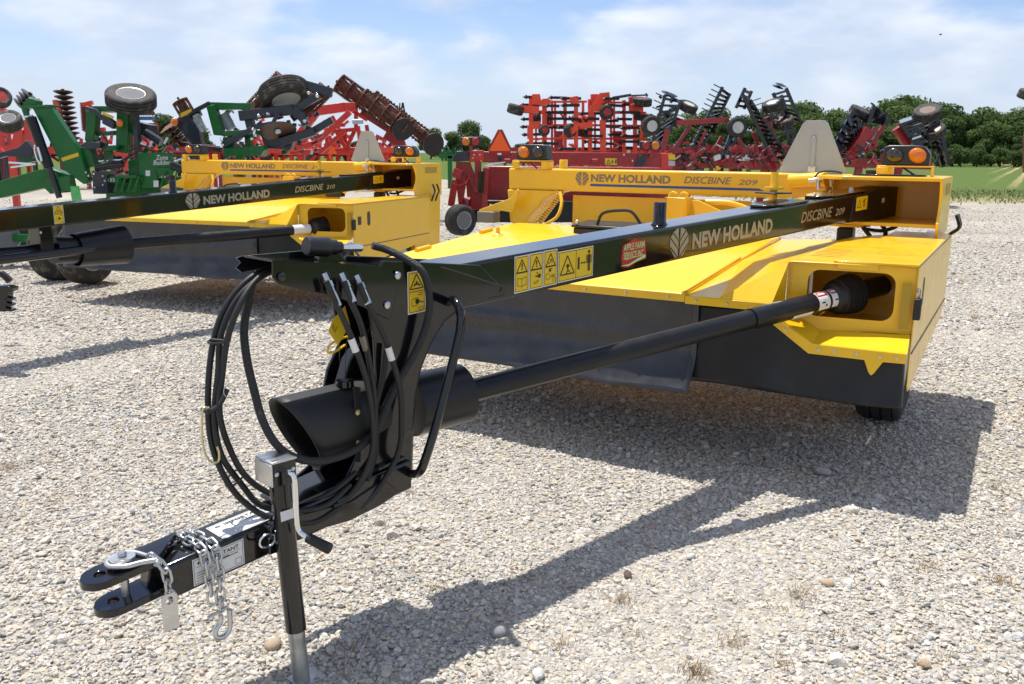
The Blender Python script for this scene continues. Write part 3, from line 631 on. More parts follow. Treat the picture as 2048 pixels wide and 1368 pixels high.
    MB().prism([(.009, .28, .90), (.009, .345, .90), (.009, .345, 1.0-.02), (.009, .28, 1.0-.02)], (.004, 0, 0)).build('latch', 'plastic', sd, 35, .003)
    MB().prism([(.009, y, z) for y, z in rrect(.47, .53, .88, 1.02, .028, 4)], (.002, 0, 0)).build('finger_slot', 'plastic', sd, 35)
    MB().box(.003, .035, .16, .20, .86, .96).build('rubber_latch', 'hose', sd, 35, .006)
    tb = MB().tube(crom([(.015, .18, .96), (.02, .17, .99), (.015, .19, 1.005), (.01, .2, .985)]), .004, 6).build('latch_loop', 'zinc', sd)
    lid = MB().prism([(-.365, .165, z1+.001), (.006, .192, z1+.001), (.006, ybox-.02, z1+.001), (-.33, ybox-.02, z1+.001)], (0, 0, .012)).build('cover_lid', 'yellow', cov, 35, .003)
    F = Flat((-.20, .55, z1+.013), (1, 0, 0), (0, 1, 0)); F.loop([(-.02, 0), (.12, 0), (.12, .20), (-.02, .20)], .005, .0006); F.build('stamped_mark', 'd_dark_olive', lid); F = Flat((-.20, .55, z1+.013), (1, 0, 0), (0, 1, 0))
    for rr_ in (.07, .10):
        q = [(.08+rr_*math.cos(R(30+k*20)), .62+rr_*2.2*math.sin(R(30+k*20))) for k in range(8)]
        for a_, c_ in zip(q[:-1], q[1:]): F.line(a_, c_, .004, .0008)
    F.build('stamped_mark', 'd_dark_olive', lid)
    # --- vents in the hood
    for k in range(6):
        y = .42+k*.075; MB().box(-.525, -.375, y, y+.022, 1.097, 1.1012).build('vent_slot', 'd_dark_olive', cov, 0)
    # --- swivel housing behind the cover
    zt = 1.472; hs = MB(); hs.prism([(-.80, 1.90, zt), (-.62, 1.70, zt), (-.06, 1.70, zt), (-.06, 2.42, zt), (-.80, 2.42, zt)], (0, 0, -.022))
    hs = hs.build('swivel_housing', 'yellow', root, 35, .004)
    MB().prism([(-.74, 1.95, 1.19), (-.50, 1.74, 1.19), (-.06, 1.74, 1.19), (-.06, 2.42, 1.19), (-.74, 2.42, 1.19)], (0, 0, -.022)).build('bottom_plate', 'yellow', hs, 35, .004)
    MB().box(-.80, -.06, 2.395, 2.42, 1.168, 1.45).build('back_plate', 'yellow', hs, 35, .003)
    wl = [(1.66, 1.472)]+[(1.66+.07*math.sin(math.pi*k/8), 1.44-.24*k/8) for k in range(9)]+[(1.72, 1.105), (2.42, 1.105), (2.42, 1.472)]
    wpl = MB().prism([(-.058, y, z) for y, z in wl], (.016, 0, 0)).build('side_plate', 'yellow', hs, 35, .003)
    Flat((-.0415, 1.95, 1.36), (0, 1, 0), (0, 0, 1)).rect(0, 0, .33, .07).build('reflector', 'd_dark_olive', wpl)
    MB().prism([(-.058, 1.70, 1.105), (-.058, 2.42, 1.105), (-.058, 2.38, .50), (-.058, 1.70, .50)], (-.10, 0, 0)).build('frame_leg', 'yellow', root, 35, .006)
    for k in (0, .11): MB().tube(crom([(-.03, 2.10+k, 1.04), (-.01, 2.10+k, 1.10), (.05, 2.02+k, 1.16), (.03, 2.0+k, 1.24)]), .011, 8).build('hose_hook', 'black', wpl)
    MB().lathe([(.075, 0), (.075, .012), (.06, .014), (.06, .035), (0, .036)], (-.47, 2.0, zt), (0, 0, 1), 24).build('pivot_cap', 'black', hs, 40)
    MB().prism([(-.60, 1.93, zt+.002), (-.18, 1.90, zt+.002), (-.16, 1.98, zt+.002), (-.58, 2.06, zt+.002)], (0, 0, .010)).build('pivot_plate', 'black', hs, 35, .003)
    MB().lathe([(.016, 0), (.016, .02), (0, .022)], (-.25, 1.95, zt+.012), (0, 0, 1), 6).build('nut', 'zinc', hs)
    pg = MB().box(-.655, -.555, 1.86, 1.98, 1.03, 1.14).build('swivel_gearbox', 'black_satin', hs, 35, .012)
    MB().prism([(-.70, 1.84, 1.145), (-.50, 1.84, 1.145), (-.46, 1.95, 1.145), (-.68, 2.02, 1.145)], (0, 0, .018)).build('gearbox_bracket', 'yellow', hs, 35, .004)
    MB().tube(crom([(-.50, 1.88, 1.15), (-.44, 1.84, 1.09), (-.40, 1.86, 1.05), (-.36, 1.90, 1.10), (-.40, 1.92, 1.17), (-.50, 1.90, 1.165)], 6), .014, 8).build('hose', 'hose', hs)
    MB().tube(crom([(-.48, 1.93, 1.13), (-.38, 1.87, 1.13), (-.30, 1.9, 1.16), (-.34, 2.0, 1.18)], 6), .012, 8).build('hose', 'hose', hs)
    # --- rear beam with lettering
    xl = -Wd-.25; be = MB()
    by0, by1 = 2.2, 2.40
    be.prism([(xl, by0, 1.30), (xl, by1, 1.30), (xl, by1, 1.475), (xl, by0, 1.475)], (-.8-xl, 0, 0))
    be = be.build('rear_beam', 'yellow', root, 35, .016, seg=3)
    MB().tube([(-1.05, by0-.02, 1.42), (-.80, by0-.06, 1.44)], [.05, .05], 16).build('lift_cylinder', 'yellow', be)
    fit = MB(); c0 = Vector((-.90, by0-.12, 1.425))
    fit.cyl(c0, c0+Vector((.05, 0, .01)), .018).cyl(c0+Vector((.05, 0, .01)), c0+Vector((.10, -.01, .03)), .013).cyl(c0+Vector((.06, -.0, .01)), c0+Vector((.07, -.02, -.05)), .012).tube(crom([c0+Vector((.10, -.01, .03)), c0+Vector((.14, -.02, .03)), c0+Vector((.155, -.03, -.03))]), .011, 8)
    fit.build('hydraulic_fitting', 'zinc', be)
    MB().tube(crom([c0+Vector((.03, 0, .02)), c0+Vector((.06, .02, .06)), c0+Vector((.13, .05, .07)), c0+Vector((.2, .06, .06))]), .006, 6).build('cable', 'hose', be)
    sc_ = (-.8-xl)/2.55; x0 = xl+.62
    leaf_logo(be, (x0, by0, 1.345), (1, 0, 0), (0, 0, 1), .115, .110, 'd_grey')
    text(be, 'lettering', 'NEW HOLLAND', (x0+.135, by0, 1.378), (1, 0, 0), (0, 0, 1), .66, .062, 'd_grey', .04)
    text(be, 'lettering', 'DISCBINE', (x0+.90, by0, 1.385), (1, 0, 0), (0, 0, 1), .36, .052, 'd_grey', .012, .25)
    text(be, 'lettering', num, (x0+1.31, by0, 1.385), (1, 0, 0), (0, 0, 1), .14, .038, 'd_grey', .012, .25)
    Flat((x0+.13, by0, 1.345), (1, 0, 0), (0, 0, 1)).poly([(0, 0), (1.37, 0), (1.33, .018), (0, .018)]).build('blue_stripe', 'd_blue', be)
    # left arch leg, gusset and hook arm
    lg = MB(); xs = [(xl, 1.30), (xl+.02, 1.10), (xl+.03, 1.03), (xl+.18, 1.03)]+[(xl+.20+.13*math.sin(R(90)*k/6)**1.0, 1.08+.16*(k/6)) for k in range(1, 6)]+[(xl+.42, 1.275), (xl+.52, 1.30)]
    lg.prism([(x, by0-.02, z) for x, z in xs], (0, .22, 0)); lg.build('arch_leg', 'yellow', be, 35, .01)
    MB().box(xl+.04, xl+.17, by0+.0, by1-.02, .45, 1.04).build('leg_tube', 'yellow', be, 35, .008)
    hk = [(xl-.20, 1.13), (xl-.20, 1.10), (xl+.02, 1.13), (xl+.12, 1.12), (xl+.18, 1.30), (xl+.165, 1.31), (xl+.10, 1.235), (xl-.10, 1.165)]
    MB().prism([(x, by0-.14, z) for x, z in hk], (0, .022, 0)).build('hook_arm', 'yellow', be, 35, .004)
    MB().box(xl-.19, xl-.03, by0-.19, by0-.08, 1.03, 1.12).build('hook_block', 'd_grey', be, 35, .006)
    MB().cyl((xl-.10, by0-.12, 1.14), (xl-.10, by0-.12, 1.18), .011).build('hook_bolt', 'zinc', be)
    # coil spring, rear deflector and lift yoke
    sp0, sp1 = Vector((xl+.30, by0-.05, 1.03)), Vector((xl+.48, by0+.02, 1.30)); dd = (sp1-sp0); ln = dd.length; dd.normalize(); aa = dd.cross(Vector((0, 1, 0))).normalized(); bb = dd.cross(aa)
    MB().tube([sp0+dd*ln*k/200+(aa*math.cos(k*.50)+bb*math.sin(k*.50))*.033 for k in range(201)], .0062, 6).build('spring', 'yellow', be)
    MB().box(xl+.55, -1.35, by0+.10, by0+.115, .95, 1.265).build('rear_deflector', 'yellow', root, 35, .004)
    MB().tube(crom([(xl+.40, by0-.1, 1.03), (xl+.52, by0-.12, 1.10), (xl+.54, by0-.08, 1.2), (xl+.50, by0-.03, 1.29)]), .014, 8).build('hose', 'yellow', be)
    yk = MB(); yx = -1.72; yk.box(yx-.10, yx+.06, by0-.42, by0-.40, 1.06, 1.30).box(yx-.10, yx-.08, by0-.42, by0-.26, 1.06, 1.30).box(yx+.04, yx+.06, by0-.42, by0-.26, 1.06, 1.30)
    for xx in (yx-.06, yx+.02): yk.lathe([(.035, -.012), (.035, .012)], (xx, by0-.36, 1.305), (0, 1, 0), 16)
    yk = yk.build('lift_yoke', 'yellow', root, 35, .004)
    yl = [(yx+.08, 1.28), (yx+.12, 1.285), (yx+.22, 1.245), (yx+.36, 1.19), (yx+.42, 1.17), (yx+.43, 1.13), (yx+.36, 1.105), (yx+.33, 1.135), (yx+.28, 1.11), (yx+.26, 1.14), (yx+.21, 1.115), (yx+.18, 1.15), (yx+.12, 1.13)]
    MB().prism([(x, by0-.36, z) for x, z in yl], (0, .014, 0)).build('latch_plate', 'yellow', yk, 35, .003)
    text(yk, 'lettering', 'NEW', (yx+.26, by0-.361, 1.18), (1, 0, -.15), (0, 0, 1), .05, .03, 'd_black', .02)
    MB().cyl((yx+.44, by0-.44, 1.15), (yx+.44, by0-.30, 1.15), .022).cyl((yx+.44, by0-.44, 1.15), (yx+.44, by0-.46, 1.15), .03).build('yoke_pin', 'yellow', yk)
    MB().tube(crom([(yx+.16, by0-.30, 1.27), (yx+.34, by0-.28, 1.265), (yx+.50, by0-.27, 1.21), (yx+.66, by0-.26, 1.12)]), .019, 10).build('lift_pipe', 'yellow', yk)
    MB().box(yx+.40, yx+.62, by0-.30, by0-.20, 1.07, 1.16).build('cylinder_body', 'black', yk, 35, .01)
    # tool box on the hood
    tx = -Wd+.74; ty = 1.42; tz = z_top(1.45)+.012; bx = MB().prism([(tx, ty, tz), (tx+.50, ty, tz), (tx+.50, ty+.26, tz+.02), (tx, ty+.26, tz+.02)], (0, 0, .045)).build('tool_box', 'plastic', root, 35, .01)
    MB().prism([(tx-.012, ty-.012, tz+.047), (tx+.512, ty-.012, tz+.047), (tx+.512, ty+.27, tz+.065), (tx-.012, ty+.27, tz+.065)], (0, 0, .018)).build('lid', 'plastic', bx, 35, .006)
    MB().tube(crom([(tx+.16, ty+.06, tz+.07), (tx+.20, ty+.06, tz+.15), (tx+.33, ty+.06, tz+.175), (tx+.42, ty+.06, tz+.165), (tx+.50, ty+.06, tz+.07)], 5), .011, 8).build('handle', 'plastic', bx)
    MB().ball((tx+.03, ty+.0, tz+.085), .016).build('lid_catch', 'zinc', bx)
    # --- lamps and brackets, posts, emblem plate
    for (cx_, am) in ((xl+.22, True), (-.29, False)):
        y_ = by0+.02 if am else 1.98; br = MB(); w_ = .165
        br.box(cx_-w_, cx_+w_, y_-.05, y_+.05, zt+.058, zt+.068).box(cx_-w_, cx_-w_+.06, y_-.055, y_-.046, zt+.0, zt+.058).box(cx_+w_-.012, cx_+w_, y_-.05, y_+.05, zt, zt+.058).box(cx_-w_, cx_-w_+.012, y_-.05, y_+.05, zt, zt+.058)
        if am: br.box(cx_+w_-.06, cx_+w_, y_-.055, y_-.046, zt, zt+.058)
        br = br.build('lamp_bracket', 'yellow', root, 35, .003)
        l_ = lamp(br, (cx_, y_-.04, zt+.069), am)
        l_.rotation_euler = (0, 0, 0)
        MB().tube(crom([(cx_-.02, y_-.02, zt+.06), (cx_+.03, y_-.05, zt+.03), (cx_+.07, y_-.06, zt+.005)]), .006, 6).build('cable', 'hose', br)
    MB().lathe([(.034, 0), (.034, .07), (.030, .075), (0, .075)], (xl+.47, by0+.08, zt), (0, 0, 1), 18).build('post', 'yellow', be, 40)
    MB().lathe([(.034, 0), (.034, .07), (.030, .075), (0, .075)], (-.42, by0+.02, zt), (0, 0, 1), 18).build('post', 'yellow', hs, 40)
    sm = [(-.225, .0), (-.205, -.028), (.205, -.028), (.225, 0), (.085, .315), (.06, .335), (-.06, .335), (-.085, .315)]
    smv = MB().prism([(-.92+a, by0+.04, 1.50+c_) for a, c_ in sm], (0, .004, 0)).build('emblem_plate', 'beige', root, 35, .001)
    MB().box(-.935, -.905, by0+.03, by0+.039, 1.46, 1.73).build('emblem_bracket', 'beige', smv, 35, .004)
    Flat((-.945, by0+.028, 1.485), (1, 0, 0), (0, 0, 1)).rect(0, 0, .05, .038).build('sticker', 'd_white', smv)
    for z in (1.72, 1.52): MB().lathe([(.011, 0), (.008, .007), (0, .008)], (-.92, by0+.030, z), (0, -1, 0), 10).build('rivet', 'zinc', smv)
    # --- running gear under the hood
    for xx in ((-.239, -Wd+.40) if both else (-.239,)): wheel(root, (xx, 1.5, .36), (1, 0, 0), .36, .27)
    MB().bar((-.10, 1.9, .42), (-Wd+.2, 1.9, .42), .12, .12).bar((-.239-.2, 1.5, .36), (-.239-.2, 2.1, .60), .10, .12).bar((-Wd+.6, 1.5, .36), (-Wd+.6, 2.1, .6), .10, .12).build('axle_frame', 'yellow', root, 35, .006)
    MB().box(-Wd+.1, -.15, .35, .95, .38, .47).build('cutter_bar', 'black_satin', root, 35, .02)
    return hood
def tongue_beam(root, TM, zt, w=.2, h=.16, t0=1.0, t1=5.02):
    """tongue frame: x along the tongue, y to the far side, z up"""
    b = MB(TM); b.add([(t0, -w/2, zt(t0)-h), (t0, w/2, zt(t0)-h), (t0, w/2, zt(t0)), (t0, -w/2, zt(t0)), (t1, -w/2, zt(t1)-h), (t1, w/2, zt(t1)-h), (t1, w/2, zt(t1)), (t1, -w/2, zt(t1))],
          [(3, 2, 1, 0), (4, 5, 6, 7), (0, 1, 5, 4), (1, 2, 6, 5), (2, 3, 7, 6), (3, 0, 4, 7)])
    tg = b.build('tongue', 'black', root, 35, .012, seg=3)
    e = MB(TM); a0, a1 = 4.45, 5.25
    e.prism([(a0+.06, -w/2-.004, zt(a0)-h-.006), (a1, -w/2-.004, 1.20), (a1, -w/2-.004, 1.40), (a0+.45, -w/2-.004, zt(a0+.45)+.004), (a0+.12, -w/2-.004, zt(a0)-.004)], (0, w+.008, 0)); e.build('swivel_end', 'black_satin', tg, 35, .006)
    for (p, q) in ((3.55, 3.95), (4.2, 4.75)):
        MB(TM).prism([(p, -.05, zt(p)+.001), (p+.12, -.098, zt(p+.12)+.001), (q, -.098, zt(q)+.001), (q, .098, zt(q)+.001), (p+.12, .098, zt(p+.12)+.001), (p, .05, zt(p)+.001)], (0, 0, .012)).build('gusset_plate', 'black', tg, 35, .003)
        MB(TM).lathe([(.016, 0), (.016, .012), (.009, .014), (.009, .02), (0, .021)], (q-.06, -.02, zt(q-.06)+.013), (0, 0, 1), 6).build('nut', 'zinc', tg)
    c = TM @ Vector((3.98, 0, 0)); sh = MB(TM); sh.lathe([(.022, -.10), (.022, .10)], (4.02, .16, 1.40), (0, 0, 1), 12).lathe([(.055, 0), (.055, .014)], (4.02, .16, 1.40), (0, 0, 1), 20)
    sh.build('hose_post', 'yellow', root, 40)
    MB(TM).prism([(3.92, .10, 1.375), (4.14, .10, 1.372), (4.12, .24, 1.372), (3.94, .24, 1.375)], (0, 0, .010)).build('hose_plate', 'plastic', tg, 35, .004)
    return tg
def beam_face(TM, zt, w=.2, h=.16):
    """origin and directions for print on the near face of a tongue beam; x runs along the tongue away from the hitch"""
    R3 = TM.to_3x3(); sl_ = (zt(2)-zt(1))
    xd = R3 @ Vector((1, 0, sl_)); yd = R3 @ Vector((0, 0, 1))
    def o(t, hh): return TM @ Vector((t, -w/2-.0004, zt(t)-h+hh))
    return o, xd, yd
def tongue_print(tg, o, xd, yd, num, t_logo=2.56, k=1.0):
    leaf_logo(tg, o(t_logo, .012), xd, yd, .155, .138, 'd_silver')
    text(tg, 'lettering', 'NEW HOLLAND', o(t_logo+.19, .035), xd, yd, .78, .078, 'd_silver', .042)
    text(tg, 'lettering', 'DISCBINE', o(t_logo+1.30, .052), xd, yd, .40, .060, 'd_silver', .01, .25)
    text(tg, 'lettering', num, o(t_logo+1.74, .052), xd, yd, .13, .042, 'd_silver', .014, .25)
    F = Flat(o(4.58, .055), xd, yd); F.rect(0, 0, .17, .085, .0062).build('warning_label', 'd_yellow', tg)
    G = Flat(o(4.58, .055), xd, yd); G.loop([(.02, .02), (.075, .02), (.047, .068)], .004, .0072).line((.115, .02), (.115, .065), .006, .0074).line((.095, .05), (.14, .065), .005, .0076).line((.13, .02), (.13, .05), .005, .0078); G.build('pictogram', 'd_black', tg)
    Flat(o(4.98, .075), xd, yd).rect(0, 0, .045, .03, .0062).build('sticker', 'd_white', tg)
def shaft_end(root, p, d, r=.075):
    """ribbed plastic cone and collar at the gearbox end of a driveline; p centre, d axis pointing out"""
    p = Vector(p); d = Vector(d).normalized(); g = MB(); pr = []
    for k in range(7): pr += [(r*(1.28-.03*k), -.07+k*.017), (r*(1.28-.03*k), -.07+k*.017+.011), (r*(1.18-.03*k), -.07+k*.017+.012)]
    pr += [(r*.98, .05), (r*.9, .075), (r*.62, .085), (r*.62, .10)]
    g.lathe(pr, p, d, 28); return g.build('joint_guard', 'plastic', root, 40)
# ---------------------------------------------------------------- near mower
M1 = thing('disc_mower', 'yellow disc mower with black tongue reaching to the foreground, lettered 209', 'mower', FM1.m.translation, R(-30), 'yellow disc mowers')
mower(M1, FM1, 3.1, '209', .425)
TM1 = FM1.i @ FT1.m
zt1 = lambda t: 1.222+.0465*(t-1.46)
tg1 = tongue_beam(M1, TM1, zt1)
o1, xd1, yd1 = beam_face(TM1, zt1)
tongue_print(tg1, o1, xd1, yd1, '209')
# stub post on the beam
MB(TM1).lathe([(.042, 0), (.034, .008), (.030, .016), (.030, .10), (.027, .104), (0, .104)], (2.62, .0, zt1(2.62)), (0, 0, 1), 20).build('stub_post', 'black', tg1, 40)
# warning labels on the beam
def tri(F, cx_, cz_, s, w=.004, l=.0022): return F.loop([(cx_-s*.5, cz_-s*.36), (cx_+s*.5, cz_-s*.36), (cx_, cz_+s*.5)], w, l)
def label(parent, o, xd, yd, w, h, kind):
    nm = 'warning_label'
    Flat(o, xd, yd).rect(-.003, -.003, w+.003, h+.003, .0006).build('label_border', 'd_white', parent)
    lb = Flat(o, xd, yd).rect(0, 0, w, h, .0011).build(nm, 'd_yellow', parent); F = Flat(o, xd, yd)
    F.loop([(.003, .003), (w-.003, .003), (w-.003, h-.003), (.003, h-.003)], .0016, .0018)
    if kind < 3:
        F.line((.003, h*.53), (w-.003, h*.53), .002, .002); tri(F, w/2, h*.70, w*.76)
        if kind < 2:
            F.line((w/2, h*.68), (w/2, h*.80), .006, .0026).disc((w/2, h*.635), .0035, .0026)
        else:
            F.line((w*.48, h*.66), (w*.52, h*.76), .003, .0026).line((w*.52, h*.76), (w*.64, h*.68), .003, .0026).line((w*.30, h*.63), (w*.45, h*.66), .003, .0027).line((w*.6, h*.62), (w*.6, h*.7), .002, .0027)
        if kind == 0:
            F.loop([(w*.18, h*.18), (w*.5, h*.14), (w*.82, h*.18), (w*.82, h*.40), (w*.5, h*.36), (w*.18, h*.40)], .0016, .0026).line((w*.5, h*.14), (w*.5, h*.36), .0016, .0029)
        elif kind == 1:
            F.disc((w*.72, h*.34), .0085, .0026).line((w*.42, h*.34), (w*.72, h*.34), .005, .0027).line((w*.5, h*.43), (w*.62, h*.435), .004, .0027).loop([(w*.30, h*.13), (w*.66, h*.17), (w*.68, h*.22), (w*.32, h*.18)], .0014, .0026)
        else:
            F.disc((w*.46, h*.42), .006, .0026).line((w*.34, h*.46), (w*.62, h*.47), .003, .0027).loop([(w*.28+w*.17*math.cos(k*.52), h*.25+w*.17*math.sin(k*.52)) for k in range(12)], .0016, .0026)
            for q in (.22, .27): F.line((w*.56, h*q), (w*.82, h*(q+.01)), .003, .0027)
            F.loop([(w*.66, h*.08), (w*.92, h*.09), (w*.92, h*.17), (w*.66, h*.16)], .0012, .0026)
    elif kind == 3:
        F.line((w*.5, .003), (w*.5, h-.003), .002, .002); tri(F, w*.25, h*.48, w*.40, .005)
        F.disc((w*.26, h*.52), .006, .0026).line((w*.25, h*.49), (w*.27, h*.33), .006, .0027).line((w*.27, h*.34), (w*.33, h*.27), .004, .0028).line((w*.26, h*.34), (w*.22, h*.24), .004, .0029).line((w*.25, h*.46), (w*.21, h*.52), .0035, .003).line((w*.26, h*.45), (w*.32, h*.50), .0035, .0031)
        F.rect(w*.55, h*.30, w*.60, h*.72, .0026).line((w*.65, h*.5), (w*.76, h*.5), .004, .0027).poly([(w*.63, h*.5), (w*.67, h*.54), (w*.67, h*.46)], .0028).poly([(w*.785, h*.5), (w*.745, h*.54), (w*.745, h*.46)], .0028)
        F.disc((w*.88, h*.85), .007, .0026).rect(w*.84, h*.45, w*.92, h*.76, .0027).line((w*.815, h*.46), (w*.815, h*.73), .004, .0028).line((w*.945, h*.46), (w*.945, h*.73), .004, .0028).line((w*.862, h*.18), (w*.862, h*.46), .0055, .0029).line((w*.90, h*.18), (w*.90, h*.46), .0055, .003)
    elif kind == 4:
        F.line((.003, h*.52), (w-.003, h*.52), .002, .002); tri(F, w/2, h*.74, w*.80)
        F.line((w*.3, h*.66), (w*.5, h*.71), .005, .0026).line((w*.5, h*.71), (w*.72, h*.655), .005, .0027).line((w*.36, h*.70), (w*.66, h*.69), .004, .0028).disc((w*.5, h*.745), .004, .0026)
        F.loop([(w*.18+w*.0, h*.22), (w*.22, h*.34), (w*.52, h*.36), (w*.60, h*.28), (w*.52, h*.18), (w*.22, h*.16)], .0016, .0026).disc((w*.52, h*.27), .009, .0027).line((w*.55, h*.28), (w*.92, h*.22), .003, .0028)
        F.loop([(w*.62, h*.42), (w*.84, h*.42), (w*.84, h*.48), (w*.62, h*.48)], .0014, .0026).loop([(w*.62, h*.04), (w*.9, h*.05), (w*.9, h*.12), (w*.62, h*.11)], .0012, .0026)
    F.build('pictogram', 'd_black', lb); return lb
for k, t_ in enumerate((1.536, 1.618, 1.700)): label(tg1, o1(t_, .016+.001*k), xd1, yd1, .074, .134, k)
label(tg1, o1(1.785, .020), xd1, yd1, .215, .118, 3)
# dealer sticker
F = Flat(o1(2.19, .02), xd1, yd1); w_ = .19; F.poly([(.012, .004), (.06, -.002), (.12, .014), (w_, .02), (w_-.004, .06), (w_-.012, .105), (.12, .112), (.095, .122), (.07, .112), (.012, .095), (.006, .05)], .0010)
ap = F.build('dealer_sticker', 'd_red', tg1)
text(ap, 'lettering', 'APPLE FARM', o1(2.212, .092), xd1, yd1, .150, .029, 'd_green', .012)
text(ap, 'lettering', 'SERVICE INC.', o1(2.212, .056), xd1, yd1, .152, .029, 'd_green', .012)
F = Flat(o1(2.19, .02), xd1, yd1); F.line((.035, .034), (.155, .040), .003).poly([(.0, .012), (.06, .012), (.12, .026), (.185, .034), (.18, .026), (.12, .016), (.06, .004)], .0016).poly([(.11, .026), (.18, .04), (.185, .034), (.12, .022)], .0018)
F.build('leaf_print', 'd_green', ap)

# ---- front end of the tongue: plates, arm, hitch
def tp(px, py, y=-.1): return FT1.y(px, py, y)
def tpl(pxs, y=-.1): return [tp(a, c_, y) for a, c_ in pxs]
def arc(p, q, bulge, n=6):
    p = Vector((p[0], p[1])); q = Vector((q[0], q[1])); m_ = (p+q)/2; d = q-p; nn = Vector((-d.y, d.x))*bulge; return [tuple(p*(1-k/n)**2+2*(m_+nn)*(k/n)*(1-k/n)+q*(k/n)**2) for k in range(n+1)]
right_edge = [(1010, 591), (960, 600), (925, 612), (890, 640), (862, 685), (842, 735), (830, 790), (826, 850), (823, 960)]
plate_px = [(766, 522), (830, 524), (960, 530), (1005, 575)]+right_edge+[(800, 985), (760, 1010), (700, 1040), (628, 1062), (600, 1045), (690, 960), (735, 860), (752, 760), (748, 680), (735, 600)]
b = MB(TM1); b.prism(tpl(plate_px, -.104), (0, .012, 0)); fp = b.build('front_plate', 'black', M1, 35, .003)
b = MB(TM1); b.prism([p+Vector((0, .20, 0)) for p in tpl(plate_px, -.104)], (0, .012, 0)); b.build('front_plate', 'black', M1, 35, .003)
b = MB(TM1); q0 = tpl(right_edge[2:], -.10); b.add([p for p in q0]+[p+Vector((0, .2, 0)) for p in q0], [(i, i+1, i+1+len(q0), i+len(q0)) for i in range(len(q0)-1)]); b.build('web_plate', 'black', fp, 60, solid=.006)
# hose arm, a folded channel reaching to the hitch
arm_px = [(545, 524), (700, 532), (780, 538), (800, 560), (780, 640), (720, 612), (660, 590), (600, 580), (556, 568), (545, 555)]
arm = MB(TM1); arm.prism(tpl(arm_px, -.112), (0, .006, 0)); arm = arm.build('hose_arm', 'black', M1, 35, .002)
za = tp(545, 522, -.112).z
q = tpl([(545, 522), (650, 528), (790, 537)], -.112); b = MB(TM1); b.add(q+[p+Vector((0, .17, 0)) for p in q], [(0, 1, 4, 3), (1, 2, 5, 4)]); b.build('arm_top', 'black', arm, 0, solid=.006)
b = MB(TM1); f0 = q[0]; b.prism([f0+Vector((0, .17, 0)), f0+Vector((.30, .17, 0)), f0+Vector((.30, .17, -.10)), f0+Vector((.05, .17, -.045)), f0+Vector((-.005, .17, -.05)), f0+Vector((-.02, .175, -.035)), f0+Vector((-.005, .172, -.02)), f0+Vector((-.02, .17, -.005))], (0, .006, 0)); b.build('arm_side', 'black', arm, 35, .001)
for px, py in ((795, 551), (774, 610)): inst('bolt', BIGBOLT, TM1 @ TRL(tp(px, py, -.114)), fp)
inst('bolt', BIGBOLT, TM1 @ TRL(tp(562, 553, -.113)), arm).data = MB().lathe([(.014, 0), (.013, .006), (.006, .008), (0, .008)], (0, 0, 0), (0, -1, 0), 12).mesh('bolt', 'black')
R3 = TM1.to_3x3()
label(fp, TM1 @ tp(817, 628, -.1045), R3 @ Vector((1, 0, .05)), R3 @ Vector((0, 0, 1)), .072, .138, 4)
# weld bead along the plate
MB(TM1).tube(crom(tpl([(880, 533), (930, 548), (985, 566), (1003, 572), (1000, 584)], -.1045), 5), .003, 6).build('weld_bead', 'black', fp)
# top end cap of the plate and connector parking stand
cs = MB(TM1); p = tp(655, 527, -.03); cs.prism([p+Vector((-.035, 0, 0)), p+Vector((.075, 0, 0)), p+Vector((.03, 0, .05)), p+Vector((-.02, 0, .05))], (0, .03, 0)); cs = cs.build('connector_stand', 'black', M1, 35, .003)
c0 = tp(612, 492, -.03); c1 = tp(664, 494, -.03); dv = (c1-c0).normalized()
MB(TM1).lathe([(.026, 0), (.030, .004), (.031, .05), (.032, .075), (.030, .079), (.015, .08)], c0, dv, 24).build('connector_cap', 'plastic', cs, 40)
MB(TM1).lathe([(.024, 0), (.024, .03), (.019, .034), (.019, .05), (.0, .05)], c0+dv*.078, dv, 20).build('connector_plug', 'plastic', cs, 40)
MB(TM1).lathe([(.0125, 0), (.0125, .085), (.011, .09), (0, .09)], c0+dv*.12, dv, 16).build('sleeve_ferrule', 'chrome', cs, 40)
e0 = c0+dv*.185; MB(TM1).tube([e0+Vector((0, 0, -.01)), e0+Vector((.012, 0, -.024)), e0+Vector((.016, 0, -.03))], .004, 6).build('strain_clip', 'zinc', cs)
# drawbar and clevis
dz = lambda t: .486+.085*(t-.113)
b = MB(TM1); t0, t1, hh = .11, 1.00, .106
b.add([(t0, -.15, dz(t0)-hh), (t0, -.01, dz(t0)-hh), (t0, -.01, dz(t0)), (t0, -.15, dz(t0)), (t1, -.13, dz(t1)-hh), (t1, .03, dz(t1)-hh), (t1, .03, dz(t1)), (t1, -.13, dz(t1))], [(3, 2, 1, 0), (4, 5, 6, 7), (0, 1, 5, 4), (1, 2, 6, 5), (2, 3, 7, 6), (3, 0, 4, 7)])
db = b.build('drawbar', 'black', M1, 35, .010, seg=3)
def clevis(zc, tip, name):
    b = MB(TM1); w_ = .054; yc = -.088; outer = [(tip+.054+.054*math.cos(R(90+180*k/12)), yc+w_*math.sin(R(90+180*k/12))) for k in range(13)]+[(.20, yc-w_), (.20, yc+w_)]
    hole = [(tip+.050+.016*math.cos(2*math.pi*k/16), yc+.016*math.sin(2*math.pi*k/16)) for k in range(16)]
    inner = hole; n = len(inner)
    holed(b, outer, inner, lambda a, c_, d: (a, c_, zc+.12*(a-.05)*(1 if a > .02 else .9)-d), .022); return b.build(name, 'black', db, 35, .002)
clevis(.506, -.090, 'upper_clevis'); clevis(.415, -.062, 'lower_clevis')
MB(TM1).prism([(.07, -.10, .395), (.14, -.10, .38), (.14, -.10, .47), (.12, -.10, .485), (.09, -.10, .48)], (0, .05, 0)).build('clevis_web', 'black', db, 35, .004)
